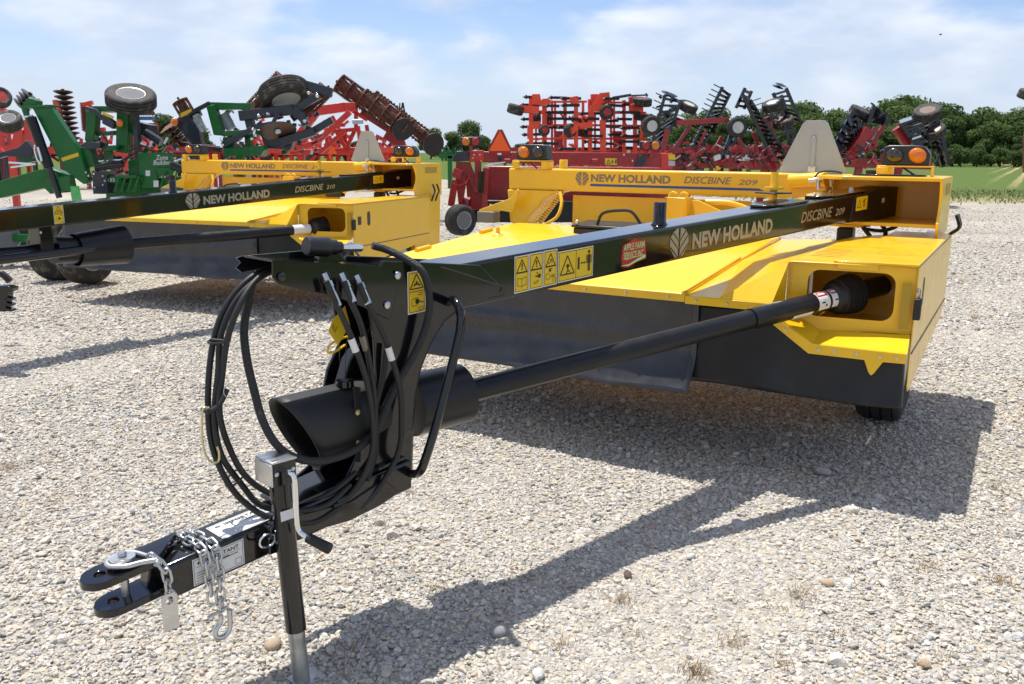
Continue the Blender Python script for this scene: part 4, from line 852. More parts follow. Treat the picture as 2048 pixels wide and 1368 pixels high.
hp = MB(TM1).lathe([(.011, -.11), (.011, .02)], (.022, -.088, .492), (0, 0, 1), 12).build('hitch_bolt', 'zinc', db)
MB(TM1).lathe([(.010, 0), (.033, 0), (.033, .006), (.010, .006)], (.022, -.088, .520), (0, 0, 1), 28).build('washer', 'zinc', hp, 40)
MB(TM1).lathe([(.012, .0), (.012, .010), (.010, .012), (0, .012)], (.022, -.088, .527), (0, 0, 1), 6).build('bolt_head', 'zinc', hp)
# printed plates on the drawbar
sl_ = .085
def plate_print(o, xd, yd, w, h):
    Flat(o, xd, yd).rect(0, 0, w, h, .0008).build('data_plate', 'd_white', db)
    F = Flat(o, xd, yd); F.loop([(.004, .004), (w-.004, .004), (w-.004, h-.004), (.004, h-.004)], .0014, .0013)
    F.line((.01, h*.66), (w-.01, h*.66), .0012, .0014).line((w*.40, h*.56), (w*.88, h*.57), .0025, .0014).line((w*.44, h*.60), (w*.52, h*.63), .002, .0015).line((w*.58, h*.60), (w*.7, h*.60), .002, .0016).loop([(w*.82, h*.12), (w*.94, h*.12), (w*.94, h*.34), (w*.82, h*.34)], .0012, .0014)
    for k in range(4): F.line((w*.06, h*(.14+.1*k)), (w*(.3+.08*(k % 2)), h*(.14+.1*k)), .0016, .0014+.0001*k)
    F.poly([(w*.08, h*.8), (w*.13, h*.73), (w*.13, h*.87)], .0014).poly([(w*.19, h*.8), (w*.14, h*.73), (w*.14, h*.87)], .0014)
    F.build('plate_print', 'd_black', db)
    text(db, 'lettering', 'IMPORTANT', Vector(o)+Vector(xd)*w*.24+Vector(yd)*h*.72, xd, yd, w*.66, h*.15, 'd_black', .02, 0, .0016)
xd_ = R3 @ Vector((1, 0, sl_)); 
plate_print(TM1 @ Vector((.185, -.1502, dz(.185)-.094)), R3 @ Vector((1, .02, .085)), R3 @ Vector((0, 0, 1)), .16, .080)
plate_print(TM1 @ Vector((.29, -.135, dz(.29)+.0006)), R3 @ Vector((1, .02, .085)), R3 @ Vector((0, 1, 0)), .20, .105)
# ---- parking jack
jk = MB(TM1); J0 = Vector((.445, -.19, .70)); J1 = Vector((.468, -.228, .0)); ja = (J1-J0).normalized()
jl = lambda k: J0+(J1-J0)*k
jk.cyl(jl(.06), jl(.745), .031, seg=24); jk = jk.build('jack_tube', 'black', M1, 40)
MB(TM1).cyl(jl(.73), jl(.985), .0255, seg=24).build('jack_leg', 'galv', jk, 40)
MB(TM1).box(J1.x-.03, J1.x+.065, J1.y-.04, J1.y+.04, .004, .011).build('jack_foot', 'galv', jk, 35, .002)
MB(TM1).box(J0.x-.038, J0.x+.038, J0.y-.038, J0.y+.040, J0.z-.05, J0.z+.022).build('gear_case', 'black', jk, 35, .003)
b = MB(TM1); b.box(J0.x-.044, J0.x+.040, J0.y-.043, J0.y+.050, J0.z+.022, J0.z+.030).box(J0.x-.047, J0.x-.041, J0.y-.043, J0.y+.050, J0.z-.045, J0.z+.022); b.build('case_cover', 'zinc', jk, 35, .005)
for dx, dz_ in ((-.028, .0), (.026, .004)): inst('rivet', BIGBOLT, TM1 @ TRL((J0.x+dx, J0.y-.038, J0.z+dz_-.01)) @ Matrix.Scale(.55, 4), jk)
cp = [J0+Vector((.0, -.035, -.005)), J0+Vector((.002, -.065, -.006)), J0+Vector((.006, -.078, -.03)), J0+Vector((.006, -.078, -.15)), J0+Vector((.012, -.085, -.185)), J0+Vector((.03, -.11, -.205))]
ck = MB(TM1).tube(crom(cp, 6), .0085, 10).build('crank', 'chrome', jk)
MB(TM1).lathe([(.012, 0), (.015, .004), (.016, .05), (.017, .075), (.014, .08), (.007, .081), (0, .079)], J0+Vector((.024, -.10, -.2)), Vector((.45, -.75, -.35)), 18).build('crank_grip', 'hose', ck, 40)
Flat(TM1 @ Vector((J0.x-.024, J0.y-.043, J0.z-.155)), R3 @ Vector((1, 0, 0)), R3 @ Vector((-.03, .05, 1))).rect(0, 0, .042, .03).build('serial_sticker', 'd_white', jk)
b = MB(TM1); b.cyl((J0.x-.005, -.18, .49), (J0.x-.005, -.13, .49), .026, seg=20).box(J0.x-.03, J0.x+.03, -.17, -.14, .42, .51); b.build('jack_mount', 'black', db, 35, .004)
MB(TM1).tube([Vector((.405+.026*math.cos(a), -.18, .475+.020*math.sin(a))) for a in [2*math.pi*k/20 for k in range(20)]], .004, 8, closed=True).build('pin_ring', 'chrome', jk)
# ---- guards for the driveline
sh0 = FT1.y(925, 786, -.02); ge = FM1.y(1690, 590, .30)     # shaft leaves the tongue guard / enters the gearbox
shA = TM1 @ Vector(sh0); shB = Vector(ge); sd_ = (shB-shA).normalized()
g0 = TM1 @ FT1.y(818, 812, .0); g1 = TM1 @ FT1.y(922, 786, -.03)
rr = .112
tube_ = MB().lathe([(rr, 0), (rr, (g1-g0).length), (rr-.004, (g1-g0).length), (rr-.004, 0)], g0, g1-g0, 36, closed=True).build('shaft_guard', 'black_satin', M1, 40)
MB().cyl(g0+(g1-g0)*.02, g0+(g1-g0)*.03, rr-.004, seg=36).build('guard_back', 'black_satin', tube_)
ds = MB().tube([shA-sd_*.25, shA+sd_*(shB-shA).length*.72], .044, 24).build('drive_shaft', 'black_satin', M1, 40)
ko = MB().tube([shA+sd_*(shB-shA).length*.70, shB-sd_*.08], .050, 24).build('shaft_sleeve', 'black_satin', ds, 40)
shaft_end(ds, shB-sd_*.02, -sd_, .078)
MB().cyl(shB-sd_*.02, shB+sd_*.28, .05, seg=20).build('gearbox_input', 'black_satin', ds, 40)
def ring_label(k0, k1, r, a0, a1, mname, name, par):
    u = Vector((0, 0, 1)); u = (u-sd_*u.dot(sd_)).normalized(); w_ = sd_.cross(u)   # w_ toward camera side?
    if (w_).dot(FM1.i.to_3x3() @ Vector((0, -1, 0))) < 0: w_ = -w_
    b = MB(); b.grid(lambda p, q: shA+sd_*(k0+(k1-k0)*p)+(u*math.cos(a0+(a1-a0)*q)+w_*math.sin(a0+(a1-a0)*q))*r, 2, 10); return b.build(name, mname, par, 80)
Lt = (shB-shA).length
for k0 in (Lt-.235, Lt-.145):
    ring_label(k0, k0+.075, .0506, R(10), R(125), 'd_white', 'danger_label', ko)
    ring_label(k0+.005, k0+.070, .0509, R(14), R(46), 'd_red', 'danger_band', ko)
    ring_label(k0+.012, k0+.062, .0511, R(23), R(36), 'd_white', 'danger_word', ko)
    for a_, w_a in ((62, 10), (78, 8), (92, 14)): ring_label(k0+.018+.012*(a_ % 3), k0+.052-.006*(a_ % 4), .0511, R(a_), R(a_+w_a), 'd_black', 'pictogram', ko)
ring_label(Lt-.40, Lt-.27, .0506, R(118), R(150), 'd_white', 'danger_label', ko)
# front bell guard, open towards the hitch
f0 = TM1 @ FT1.y(590, 868, -.02); f1 = TM1 @ FT1.y(742, 820, .0); fr = .128
bell = MB(); ax = (f1-f0).normalized()
up_ = Vector((0, 0, 1)); up_ = (up_-ax*up_.dot(ax)).normalized(); sdv = ax.cross(up_)
bell.grid(lambda u, v: f0+ax*((f1-f0).length*u-(.06*math.cos(2*math.pi*v)+.015*math.sin(2*math.pi*v))*(1-u))+(up_*math.cos(2*math.pi*v)+sdv*math.sin(2*math.pi*v)*.92)*(fr*(1-.10*u)), 10, 48)
bell = bell.build('bell_guard', 'hose', M1, 60, solid=.005)
b = MB(TM1); b.prism(tpl([(708, 775), (722, 775), (722, 925), (714, 925)], -.115), (0, .01, 0)); mp_ = b.build('guard_strap', 'black_satin', bell, 35, .003)
for px, py in ((715, 825), (716, 885)): inst('bolt', BOLT, TM1 @ TRL(tp(px, py, -.118)), mp_)
MB(TM1).lathe([(.03, 0), (.03, .02), (0, .022)], tp(690, 772, -.03), (0, 0, 1), 14).build('guard_clip', 'black', bell)
MB().tube([f0+ax*.12, f0+ax*.40], .05, 20).build('shaft_stub', 'black_satin', bell)
# inclined arch plates behind the hoses and the shelf on the drawbar
b = MB(TM1); b.prism(tpl([(752, 640), (772, 650), (720, 760), (690, 870), (672, 950), (648, 980), (640, 940), (668, 830), (700, 720)], .02), (0, .05, 0)); b.build('arch_plate', 'black', fp, 35, .004)
b = MB(TM1); b.prism(tpl([(700, 640), (745, 625), (700, 740), (675, 850), (635, 850), (655, 740)], .10), (0, .012, 0)); b.build('arch_plate', 'black', fp, 35, .003)
b = MB(TM1); b.prism([(.50, -.13, .524), (.98, -.12, .564), (.98, .06, .564), (.50, .02, .524)], (0, 0, .012)); b.build('hose_tray', 'black', db, 35, .003)
b = MB(TM1); b.prism(tpl([(540, 1035), (600, 1030), (700, 1005), (770, 960), (800, 985), (760, 1012), (700, 1042), (630, 1062), (545, 1092)], -.142), (0, .012, 0)); b.build('side_gusset', 'black', db, 35, .003)
# grab handle
hpts = [tp(897, 605, -.10), tp(908, 600, -.17), tp(920, 622, -.22), tp(920, 660, -.23), tp(900, 745, -.23), tp(872, 850, -.23), tp(850, 920, -.22), tp(838, 945, -.19), tp(818, 948, -.10)]
MB(TM1).tube(crom(hpts, 6), .0155, 14).build('grab_handle', 'black', fp, 60)
# ---- hydraulic hoses
hoses = [
 ([(552, 536, .02), (505, 556, .0), (462, 598, .0), (432, 660, .0), (418, 740, .0), (415, 830, .0), (424, 900, -.02), (448, 960, -.05), (490, 1005, -.09), (545, 1032, -.13), (620, 1042, -.14), (685, 1012, -.14)], .0095),
 ([(556, 537, .0), (515, 556, -.02), (475, 600, -.02), (446, 665, -.02), (432, 745, -.02), (430, 835, -.02), (446, 910, -.03), (480, 970, -.05), (528, 1008, -.09), (590, 1022, -.13), (650, 1010, -.14), (700, 970, -.14)], .0095),
 ([(560, 538, -.02), (522, 558, -.04), (486, 602, -.04), (458, 670, -.04), (442, 750, -.04), (440, 830, -.04), (458, 900, -.04), (496, 955, -.06), (545, 990, -.09), (600, 1004, -.12), (660, 990, -.13), (712, 945, -.13)], .0095),
 ([(652, 562, -.14), (668, 598, -.15), (690, 645, -.16), (715, 705, -.17), (735, 770, -.17), (745, 840, -.17), (744, 905, -.16), (722, 960, -.15), (690, 1000, -.14), (665, 1012, -.14)], .0098),
 ([(688, 562, -.14), (700, 598, -.15), (722, 650, -.15), (738, 720, -.16), (748, 790, -.16), (750, 860, -.15), (740, 930, -.15), (705, 985, -.14), (672, 1004, -.14)], .0098),
 ([(718, 566, -.14), (732, 600, -.15), (757, 650, -.16), (780, 705, -.17), (800, 780, -.18), (803, 850, -.18), (800, 890, -.17), (786, 930, -.16), (750, 985, -.14), (700, 1030, -.13)], .0098),
 ([(735, 960, -.12), (752, 900, -.12), (752, 830, -.12), (762, 760, -.12), (775, 690, -.115)], .009),
 ([(505, 1000, -.06), (470, 975, -.04), (440, 930, -.03), (420, 880, -.02), (410, 850, -.01)], .008)]
for hi_, (pts, r_) in enumerate(hoses[:7]):
    jit = 1 if hi_ < 3 or hi_ == 6 else 0
    MB(TM1).tube(crom([tp(a+jit*random.uniform(-5, 5)*(0 < i_ < len(pts)-1), c_+jit*random.uniform(-4, 4)*(0 < i_ < len(pts)-1), y+jit*random.uniform(-.012, .012)) for i_, (a, c_, y) in enumerate(pts)], 7), r_, 10).build('hose', 'hose', M1, 70)
def hosefit(px, py, px2, py2, y):
    p = tp(px, py, y+.02); q = tp(px2, py2, y-.012); d = (q-p); n_ = d.length; d.normalize(); b = MB(TM1)
    b.lathe([(.009, -.015), (.009, .012), (.0135, .012), (.0135, .032), (.010, .034), (.011, .036), (.0115, n_+.004), (.0085, n_+.004)], p, d, 10); return b.build('hose_fitting', 'zinc', arm, 30)
hosefit(652, 556, 676, 610, -.14); hosefit(686, 556, 706, 602, -.14); hosefit(716, 560, 736, 606, -.14)
for px, py in ((650, 552), (684, 553), (714, 556)): MB(TM1).cyl(tp(px, py, -.1125), tp(px, py, -.114), .018, seg=18).build('hose_port', 'hose', arm)
def band(pts_px, r_, m_, name):
    MB(TM1).tube([tp(*q) for q in pts_px], r_, 12, cap=False).build(name, m_, M1, 60)
band([(702, 677, -.168), (712, 703, -.172)], .0112, 'd_white', 'hose_label'); band([(776, 694, -.171), (784, 720, -.174)], .0112, 'd_white', 'hose_label'); band([(724, 672, -.153), (733, 700, -.156)], .0106, 'd_grey', 'hose_label')
# braided harness from the connector
hz = [(745, 491, -.03), (775, 500, -.05), (812, 518, -.10), (842, 540, -.14), (856, 575, -.15), (858, 620, -.15), (848, 665, -.14), (825, 715, -.13), (795, 765, -.125), (770, 820, -.125), (745, 870, -.13), (700, 905, -.15), (640, 922, -.17), (590, 915, -.17), (552, 888, -.16), (525, 840, -.12), (508, 780, -.08), (494, 720, -.05), (488, 660, -.03), (496, 610, -.01), (508, 560, .0), (540, 536, .03)]
MB(TM1).tube(crom([tp(*q) for q in hz], 7), .0125, 12).build('cable_sleeve', 'sleeve', M1, 70)
band([(420, 679, .0), (456, 682, -.04)], .004, 'hose', 'cable_tie')
for q in ((434, 600), (430, 690)): pass
b = MB(TM1); c_ = tp(438, 682, -.02); b.tube([c_+Vector((.032*math.cos(a), .030*math.sin(a), .0)) for a in [2*math.pi*k/18 for k in range(18)]], .003, 6, closed=True); b.build('cable_tie', 'hose', M1)
b = MB(TM1); c_ = tp(470, 955, -.04); b.tube([c_+Vector((.028*math.cos(a), .030*math.sin(a), .02*math.cos(a))) for a in [2*math.pi*k/18 for k in range(18)]], .003, 6, closed=True); b.build('cable_tie', 'hose', M1)
# hanging hook with its rubber strap and a lynch pin ring
hk = [(418, 815), (406, 818), (404, 850), (406, 890), (414, 915), (425, 925), (437, 922), (438, 905), (434, 893)]
MB(TM1).tube(crom([tp(a, c_, -.05) for a, c_ in hk], 6), .0035, 8).build('hanging_hook', 'zinc_yellow', M1)
MB(TM1).tube(crom([tp(405, 820, -.02), tp(420, 822, -.05), tp(440, 808, -.06), tp(455, 778, -.06)], 6), .0075, 10).build('rubber_strap', 'hose', M1)
rc = tp(459, 783, -.065); MB(TM1).tube([rc+Vector((.018*math.cos(a), .004*math.sin(a), .018*math.sin(a))) for a in [2*math.pi*k/24 for k in range(24)]], .0013, 6, closed=True).build('pin_ring', 'zinc', M1)
# yellow tag with strap
tg_ = [(668, 640), (690, 618), (700, 632), (690, 662), (676, 686), (668, 676), (658, 668)]
b = MB(TM1); q = [tp(665, 640, -.02), tp(690, 612, .0), tp(700, 650, -.01), tp(676, 690, -.03), tp(657, 664, -.03)]; b.prism(q, (0, .0015, 0)); tgb = b.build('paper_tag', 'tag_yellow', M1, 0)
MB(TM1).tube(crom([tp(700, 672, .0), tp(680, 678, -.02), tp(660, 690, -.03), tp(656, 705, -.03), tp(672, 702, -.03), tp(690, 690, -.01)], 5), .004, 6).build('tag_strap', 'tag_yellow', tgb)
F = Flat(TM1 @ (tp(668, 672, -.0235)), R3 @ Vector((.45, 0, .85)), R3 @ Vector((-.7, 0, .5)))
for k in range(3): F.line((.004, .004+.009*k), (.034-.006*(k % 2), .004+.009*k), .0025, .002)
F.build('tag_print', 'd_black', tgb)
MB(TM1).tube(crom([tp(700, 655, .0), tp(692, 700, .0), tp(690, 770, -.02)], 4), .0012, 5).build('tag_wire', 'hose', M1)
# safety chain wrapped over the drawbar: a thing of its own
def link_mesh():
    L_, r_ = .020, .0115; pts = []
    for k in range(9): a = R(-90+180*k/8); pts.append((L_/2+r_*math.cos(a), r_*math.sin(a), 0))
    for k in range(9): a = R(90+180*k/8); pts.append((-L_/2+r_*math.cos(a), r_*math.sin(a), 0))
    return MB().tube(pts, .0041, 8, closed=True).mesh('link', 'zinc', 80)
LINK = link_mesh()
ch = thing('safety_chain', 'zinc safety chain wrapped over the drawbar with a grab hook and flat tag', 'chain', (FT1.m @ Vector((.2, -.15, 0))))
chM = Matrix.Translation(-(FT1.m @ Vector((.2, -.15, 0)))) @ FT1.m
def chain(path):
    P = crom([Vector(p) for p in path], 20); s = 0; step = .031; nxt = 0; i = 0; tw = 0
    for a, c_ in zip(P[:-1], P[1:]):
        s += (c_-a).length
        if s >= nxt:
            d = (c_-a).normalized(); u = Vector((0, 1, 0)) if abs(d.y) < .8 else Vector((1, 0, 0)); y_ = d.cross(u).normalized(); z_ = d.cross(y_)
            M = Matrix((d, y_, z_)).transposed().to_4x4() @ Matrix.Rotation(R(45+90*(tw % 2)+random.uniform(-12, 12)), 4, 'X')
            inst('link', LINK, chM @ Matrix.Translation(a) @ M, ch); tw += 1; nxt += step
topz = lambda t: dz(t)+.012
chain([(.20, .0, topz(.2)-.02), (.205, -.05, topz(.2)), (.21, -.11, topz(.21)), (.215, -.158, topz(.21)-.01), (.218, -.172, .44), (.222, -.175, .395), (.225, -.172, .345)])
chain([(.23, .0, topz(.25)-.02), (.235, -.05, topz(.25)), (.245, -.11, topz(.25)), (.25, -.158, topz(.25)-.01), (.252, -.174, .45), (.25, -.178, .395), (.248, -.178, .30)])
chain([(.085, -.14, .512), (.098, -.158, .495), (.105, -.166, .465), (.106, -.166, .425), (.122, -.164, .385)])
hk2 = [(.244, .298), (.242, .278), (.228, .260), (.224, .243), (.235, .230), (.254, .230), (.267, .243), (.271, .268), (.271, .305)]
MB(chM).tube(crom([(a, -.180, c_) for a, c_ in hk2], 5), [.006]*41 if False else .0075, 10).build('grab_hook', 'zinc', ch, 60)
MB(chM).cyl((.205, -.18, .305), (.268, -.18, .315), .005, seg=10).build('hook_pin', 'zinc', ch)
b = MB(chM); holed(b, [(.078, .312), (.122, .312), (.122, .412), (.115, .421), (.085, .421), (.078, .412)], [(.100+.011*math.cos(2*math.pi*k/16), .400+.011*math.sin(2*math.pi*k/16)) for k in range(16)], lambda a, c_, d: (a, -.182+d, c_), .004); b.build('flat_tag', 'zinc', ch, 35, .001)
shk = [(.085, -.125, .512), (.062, -.062, .514), (.030, -.048, .514), (-.010, -.068, .513), (-.016, -.100, .513), (.012, -.130, .514), (.052, -.138, .514), (.088, -.148, .512)]
MB(chM).tube(crom(shk, 6), .0075, 10).build('shackle', 'zinc', ch, 60)
MB(chM).cyl((.086, -.16, .508), (.088, -.112, .514), .0065, seg=8).build('shackle_pin', 'zinc', ch)
# ---------------------------------------------------------------- second mower, further back at the left
M2 = thing('disc_mower', 'yellow disc mower behind at the left, its black tongue lettered 210', 'mower', FM2.m.translation, R(-19), 'yellow disc mowers')
mower(M2, FM2, 3.35, '210', .36, 1.95, False)
pv = FM2.m @ Vector((-.47, 2.19, 0)); lf = at(0, 425, 6.6); dr = Vector((pv.x-lf.x, pv.y-lf.y)).normalized()
hit2 = (pv.x-dr.x*5.17, pv.y-dr.y*5.17); FT2 = Frame(hit2, math.atan2(dr.y, dr.x)); TM2 = FM2.i @ FT2.m
zt2 = lambda t: 1.20+.050*(t-1.46)
tg2 = tongue_beam(M2, TM2, zt2, h=.165, t0=-.2)
o2, xd2, yd2 = beam_face(TM2, zt2, h=.165)
tl = FT2.y(370, 390, -.1).x
tongue_print(tg2, o2, xd2, yd2, '210', t_logo=tl)
tw_ = FT2.y(108, 430, -.1).x
label(tg2, o2(tw_, .02), xd2, yd2, .075, .135, 4)
MB(TM2).lathe([(.042, 0), (.034, .008), (.030, .016), (.030, .10), (.027, .104), (0, .104)], (FT2.y(345, 370, 0).x, .0, zt2(FT2.y(345, 370, 0).x)), (0, 0, 1), 20).build('stub_post', 'black', tg2, 40)
# support and shaft guards
def t2(px, py, y=-.1): return FT2.y(px, py, y)
b = MB(TM2); b.prism([t2(76, 445, -.09), t2(103, 443, -.09), t2(110, 500, -.09), t2(84, 505, -.09)], (0, .16, 0)); sp2 = b.build('guard_support', 'black', M2, 35, .006)
MB(TM2).lathe([(.012, 0), (.01, .006), (0, .007)], t2(81, 465, -.092), (0, -1, 0), 8).build('bolt', 'zinc', sp2)
a0 = t2(-60, 527, -.09); a1 = t2(232, 492, -.09)
MB(TM2).tube([a0, a1], .036, 20).build('lower_tube', 'black', M2, 60)
c0 = TM2 @ t2(150, 500, .02); c1 = TM2 @ t2(246, 489, .0)
g_ = MB().lathe([(.135, 0), (.165, (c1-c0).length), (.160, (c1-c0).length), (.13, 0)], c0, c1-c0, 32, closed=True).build('shaft_guard', 'black_satin', M2, 40)
c3 = TM2 @ t2(105, 500, .02)
MB().tube([c3, c0+(c1-c0)*.05], .11, 24).build('guard_neck', 'black_satin', g_, 40)
e2 = FM2.y(640, 456, .28); s2 = c1; sdd = (e2-s2).normalized()
d2 = MB().tube([s2-sdd*.5, e2-sdd*.10], .048, 24).build('drive_shaft', 'black_satin', M2, 40)
shaft_end(d2, e2-sdd*.02, -sdd, .088)
MB().tube([e2-sdd*.30, e2-sdd*.12], .0495, 24, cap=False).build('shaft_label', 'd_white', d2, 60)
MB().tube([TM2 @ t2(-40, 512, .02), c3], .055, 20).build('front_shaft', 'black_satin', d2, 40)
MB().prism([FM2.y(a, c_, 1.7) for a, c_ in ((700, 370), (720, 366), (726, 381), (712, 386))], (0, .02, 0)).build('spare_plate', 'd_white', M2, 35)
# black corner of another hitch poking in at the left edge
# ================================================================= IMPLEMENTS IN THE BACKGROUND
class BG:
    def __init__(s, name, label, cat, px, Y, group=None):
        s.Y = Y; g = at(px, 330, Y); s.base = Vector((g.x, Y, 0)); s.o = thing(name, label, cat, s.base, 0, group); s.M = Matrix.Translation(-s.base); s.k = Y/FPX
    def p(s, px, py, dy=0): return at(px, py, s.Y+dy)
    def mb(s): return MB(s.M)
    def poly(s, b, pts, dy=0, th=.1): return b.prism([s.p(x, y, dy) for x, y in pts], (0, th, 0))
    def bar(s, b, a, c, w, dy=0, dy2=None, h=None):
        return b.bar(s.p(*a, dy), s.p(*c, dy if dy2 is None else dy2), w, h)
    def tube(s, b, pts, r, dy=0, seg=8): return b.tube([s.p(q[0], q[1], dy+(q[2] if len(q) > 2 else 0)) for q in pts], r, seg)
    def wheel(s, px, py, dy, ax, rad, wid, rim='rim_white', tyre='tyre', ribs=3, seg=28): return wheel(s.o, s.p(px, py, dy)-s.base, ax, rad, wid, rim, tyre, 'wheel', ribs, seg)
    def disc(s, px, py, dy, ax, rad, m='disc_steel', name='disc_blade', par=None, notch=0):
        b = s.mb(); c = s.p(px, py, dy); ax = Vector(ax).normalized()
        if notch:
            u = ax.cross(Vector((.3, .2, 1))).normalized(); w = ax.cross(u); n = notch*4; pts = []
            for k in range(n): rr_ = rad*(1 if k % 4 in (0, 1) else .86); a = 2*math.pi*k/n; pts.append(c+(u*math.cos(a)+w*math.sin(a))*rr_)
            b.prism(pts, ax*.012)
        else: b.lathe([(rad, 0), (rad*.7, .02*rad/.25), (rad*.3, .05*rad/.25), (.02, .05*rad/.25)], c, ax, 22)
        return b.build(name, m, par or s.o, 40)
def roller(g, a, c, r, m='rust', dy=0, nb=10, hoops=5, name='rolling_basket', teeth=True):
    A = g.p(*a, dy); C = g.p(*c, dy); d = (C-A); ln = d.length; d.normalize(); u = d.cross(Vector((0, 1, .2))).normalized(); w = d.cross(u); b = g.mb()
    for k in range(hoops):
        o_ = A+d*ln*k/(hoops-1); b.tube([o_+(u*math.cos(2*math.pi*j/18)+w*math.sin(2*math.pi*j/18))*r for j in range(18)], r*.07, 5, closed=True)
        b.lathe([(r*.9, 0), (r*.9, .01), (r*.2, .012), (r*.2, .0)], o_, d, 14, closed=True)
    b.tube([A, C], r*.62, 12); o = b.build(name, m, g.o, 40)
    for j in range(nb+4):
        t_ = g.mb(); n = 14 if not teeth else 40; pts = []
        for k in range(n+1):
            ang = 2*math.pi*j/(nb+4)+.9*k/n; rr_ = r*(1.0 if not teeth else (1.06 if k % 2 else .88)); q = A+d*ln*k/n; e = (u*math.cos(ang)+w*math.sin(ang)); pts += [q+e*r*.84, q+e*rr_*1.04]
        t_.add(pts, [(2*k, 2*k+1, 2*k+3, 2*k+2) for k in range(n)]); t_.build('blade', m, o, 0, solid=.012)
    b = g.mb(); b.tube([A-d*.08, C+d*.08], r*.14, 8); b.build('shaft', 'black_satin', o)
    return o
def ladder(g, b, r1, r2, n, w, dy=0, dy2=0, tines=0, side=-1, tl=14):
    """two rails (pixel pairs) with rungs; optional tines sticking out from the first rail"""
    A0, A1 = g.p(*r1[0], dy), g.p(*r1[1], dy); B0, B1 = g.p(*r2[0], dy2), g.p(*r2[1], dy2)
    b.bar(A0, A1, w); b.bar(B0, B1, w)
    for k in range(n):
        t_ = (k+.5)/n; b.bar(A0.lerp(A1, t_), B0.lerp(B1, t_), w*.75)
    return A0, A1, B0, B1
# ---------------- green strip-till ripper, left
G1 = BG('green_ripper', 'green ripper with a tall slanted wing arm and a raised spare tyre at far left', 'ripper', 200, 13.6, 'green rippers')
g = G1
b = g.mb(); g.poly(b, [(64, 215), (90, 209), (97, 209), (102, 215), (157, 300), (177, 360), (172, 368), (166, 368), (129, 341)], 0, .16); arm_ = b.build('wing_arm', 'green', g.o, 35, .01)
b = g.mb(); g.poly(b, [(43, 214), (72, 210), (72, 201), (56, 194), (47, 206)], .02, .2); g.poly(b, [(40, 212), (100, 209), (100, 214), (42, 217)], -.03, .25); g.poly(b, [(42, 217), (55, 216), (60, 262), (50, 240)], .1, .05); b.build('arm_head', 'green', g.o, 35, .006)
b = g.mb(); b.prism([g.p(*q, -.005) for q in ((122, 316), (156, 305), (158, 312), (125, 323))], (0, .004, 0)); b.build('reflector', 'd_yellow', arm_, 0)
b = g.mb(); g.tube(b, [(62, 235), (98, 335)], .075, -.08, 14); cyl_ = b.build('lift_cylinder', 'black_satin', g.o)
b = g.mb(); g.tube(b, [(97, 330), (119, 396)], .045, -.08, 12); b.build('cylinder_rod', 'black', cyl_)
b = g.mb(); g.tube(b, [(48, 234), (66, 232)], .018, -.1); g.tube(b, [(70, 290), (69, 300), (74, 318), (82, 330)], .014, -.18); g.tube(b, [(76, 294), (84, 322)], .02, -.18); b.build('chrome_pipe', 'chrome', g.o)
b = g.mb(); g.poly(b, [(-30, 372), (0, 362), (74, 340), (100, 336), (135, 350), (142, 384), (100, 388), (88, 376), (0, 396), (-30, 400)], .05, .22); g.poly(b, [(35, 312), (70, 308), (72, 322), (38, 328)], .5, .2); g.poly(b, [(88, 360), (140, 350), (140, 380), (105, 386)], -.06, .1); b.build('main_frame', 'green', g.o, 35, .01)
b = g.mb(); g.tube(b, [(18, 325), (62, 328)], .016, -.1); g.tube(b, [(22, 335), (72, 328)], .016, -.1); b.build('rod', 'chrome', g.o)
b = g.mb(); b.prism([g.p(*q, .3) for q in ((36, 295), (52, 281), (66, 300), (64, 316), (12, 312), (-20, 322), (-20, 310))], (0, .1, 0)); b.build('hitch_plate', 'navy', g.o, 35, .01)
# upright frame
b = g.mb(); g.poly(b, [(173, 221), (193, 222), (187, 285), (169, 281)], .2, .18); g.poly(b, [(184, 212), (257, 212), (256, 223), (186, 223)], .2, .5); g.poly(b, [(233, 223), (257, 223), (255, 307), (231, 304)], .25, .2); g.poly(b, [(191, 265), (229, 261), (228, 270), (192, 272)], .3, .2); g.poly(b, [(203, 292), (236, 290), (230, 301), (204, 303)], .1, .3); g.poly(b, [(158, 296), (178, 290), (190, 332), (176, 336), (164, 320)], .1, .2)
g.poly(b, [(206, 300), (222, 300), (222, 322), (208, 322)], .25, .1); b.build('upright_frame', 'green', g.o, 35, .008)
for pl_, dy_, th_ in (([(168, 284), (200, 284), (200, 297), (170, 299)], .02, .2), ([(204, 226), (228, 244), (225, 258), (204, 247)], .0, .12), ([(262, 215), (270, 220), (276, 285), (278, 305), (268, 305), (266, 260)], .2, .15), ([(184, 343), (214, 343), (214, 388), (186, 388)], -.1, .3), ([(258, 240), (300, 250), (302, 270), (260, 272)], .6, .3)):
    b = g.mb(); g.poly(b, pl_, dy_, th_); b.build('linkage_plate', 'navy', g.o, 35, .006)
b = g.mb(); g.tube(b, [(172, 216), (192, 222), (206, 238)], .035, .1); b.build('linkage_rod', 'navy', g.o)
b = g.mb(); g.tube(b, [(290, 265), (322, 285)], .07, .5, 12); b.build('linkage_rod', 'navy', g.o)
for px, py in ((188, 348), (206, 352), (206, 370), (190, 375), (210, 362), (172, 345), (177, 352), (176, 372)):
    b = g.mb(); b.lathe([(.016, 0), (.012, .012), (0, .014)], g.p(px, py, -.11), (0, -1, 0), 8); b.build('bolt', 'zinc', g.o)
b = g.mb(); g.tube(b, [(192, 336), (246, 327)], .055, -.1, 14); hc = b.build('tilt_cylinder', 'black', g.o)
b = g.mb(); g.tube(b, [(198, 323), (246, 320)], .018, -.12); b.build('cylinder_rod', 'chrome', hc)
b = g.mb(); g.tube(b, [(246, 345), (244, 335), (252, 320), (265, 308), (275, 304)], .012, -.2); b.build('hose', 'hose', g.o)
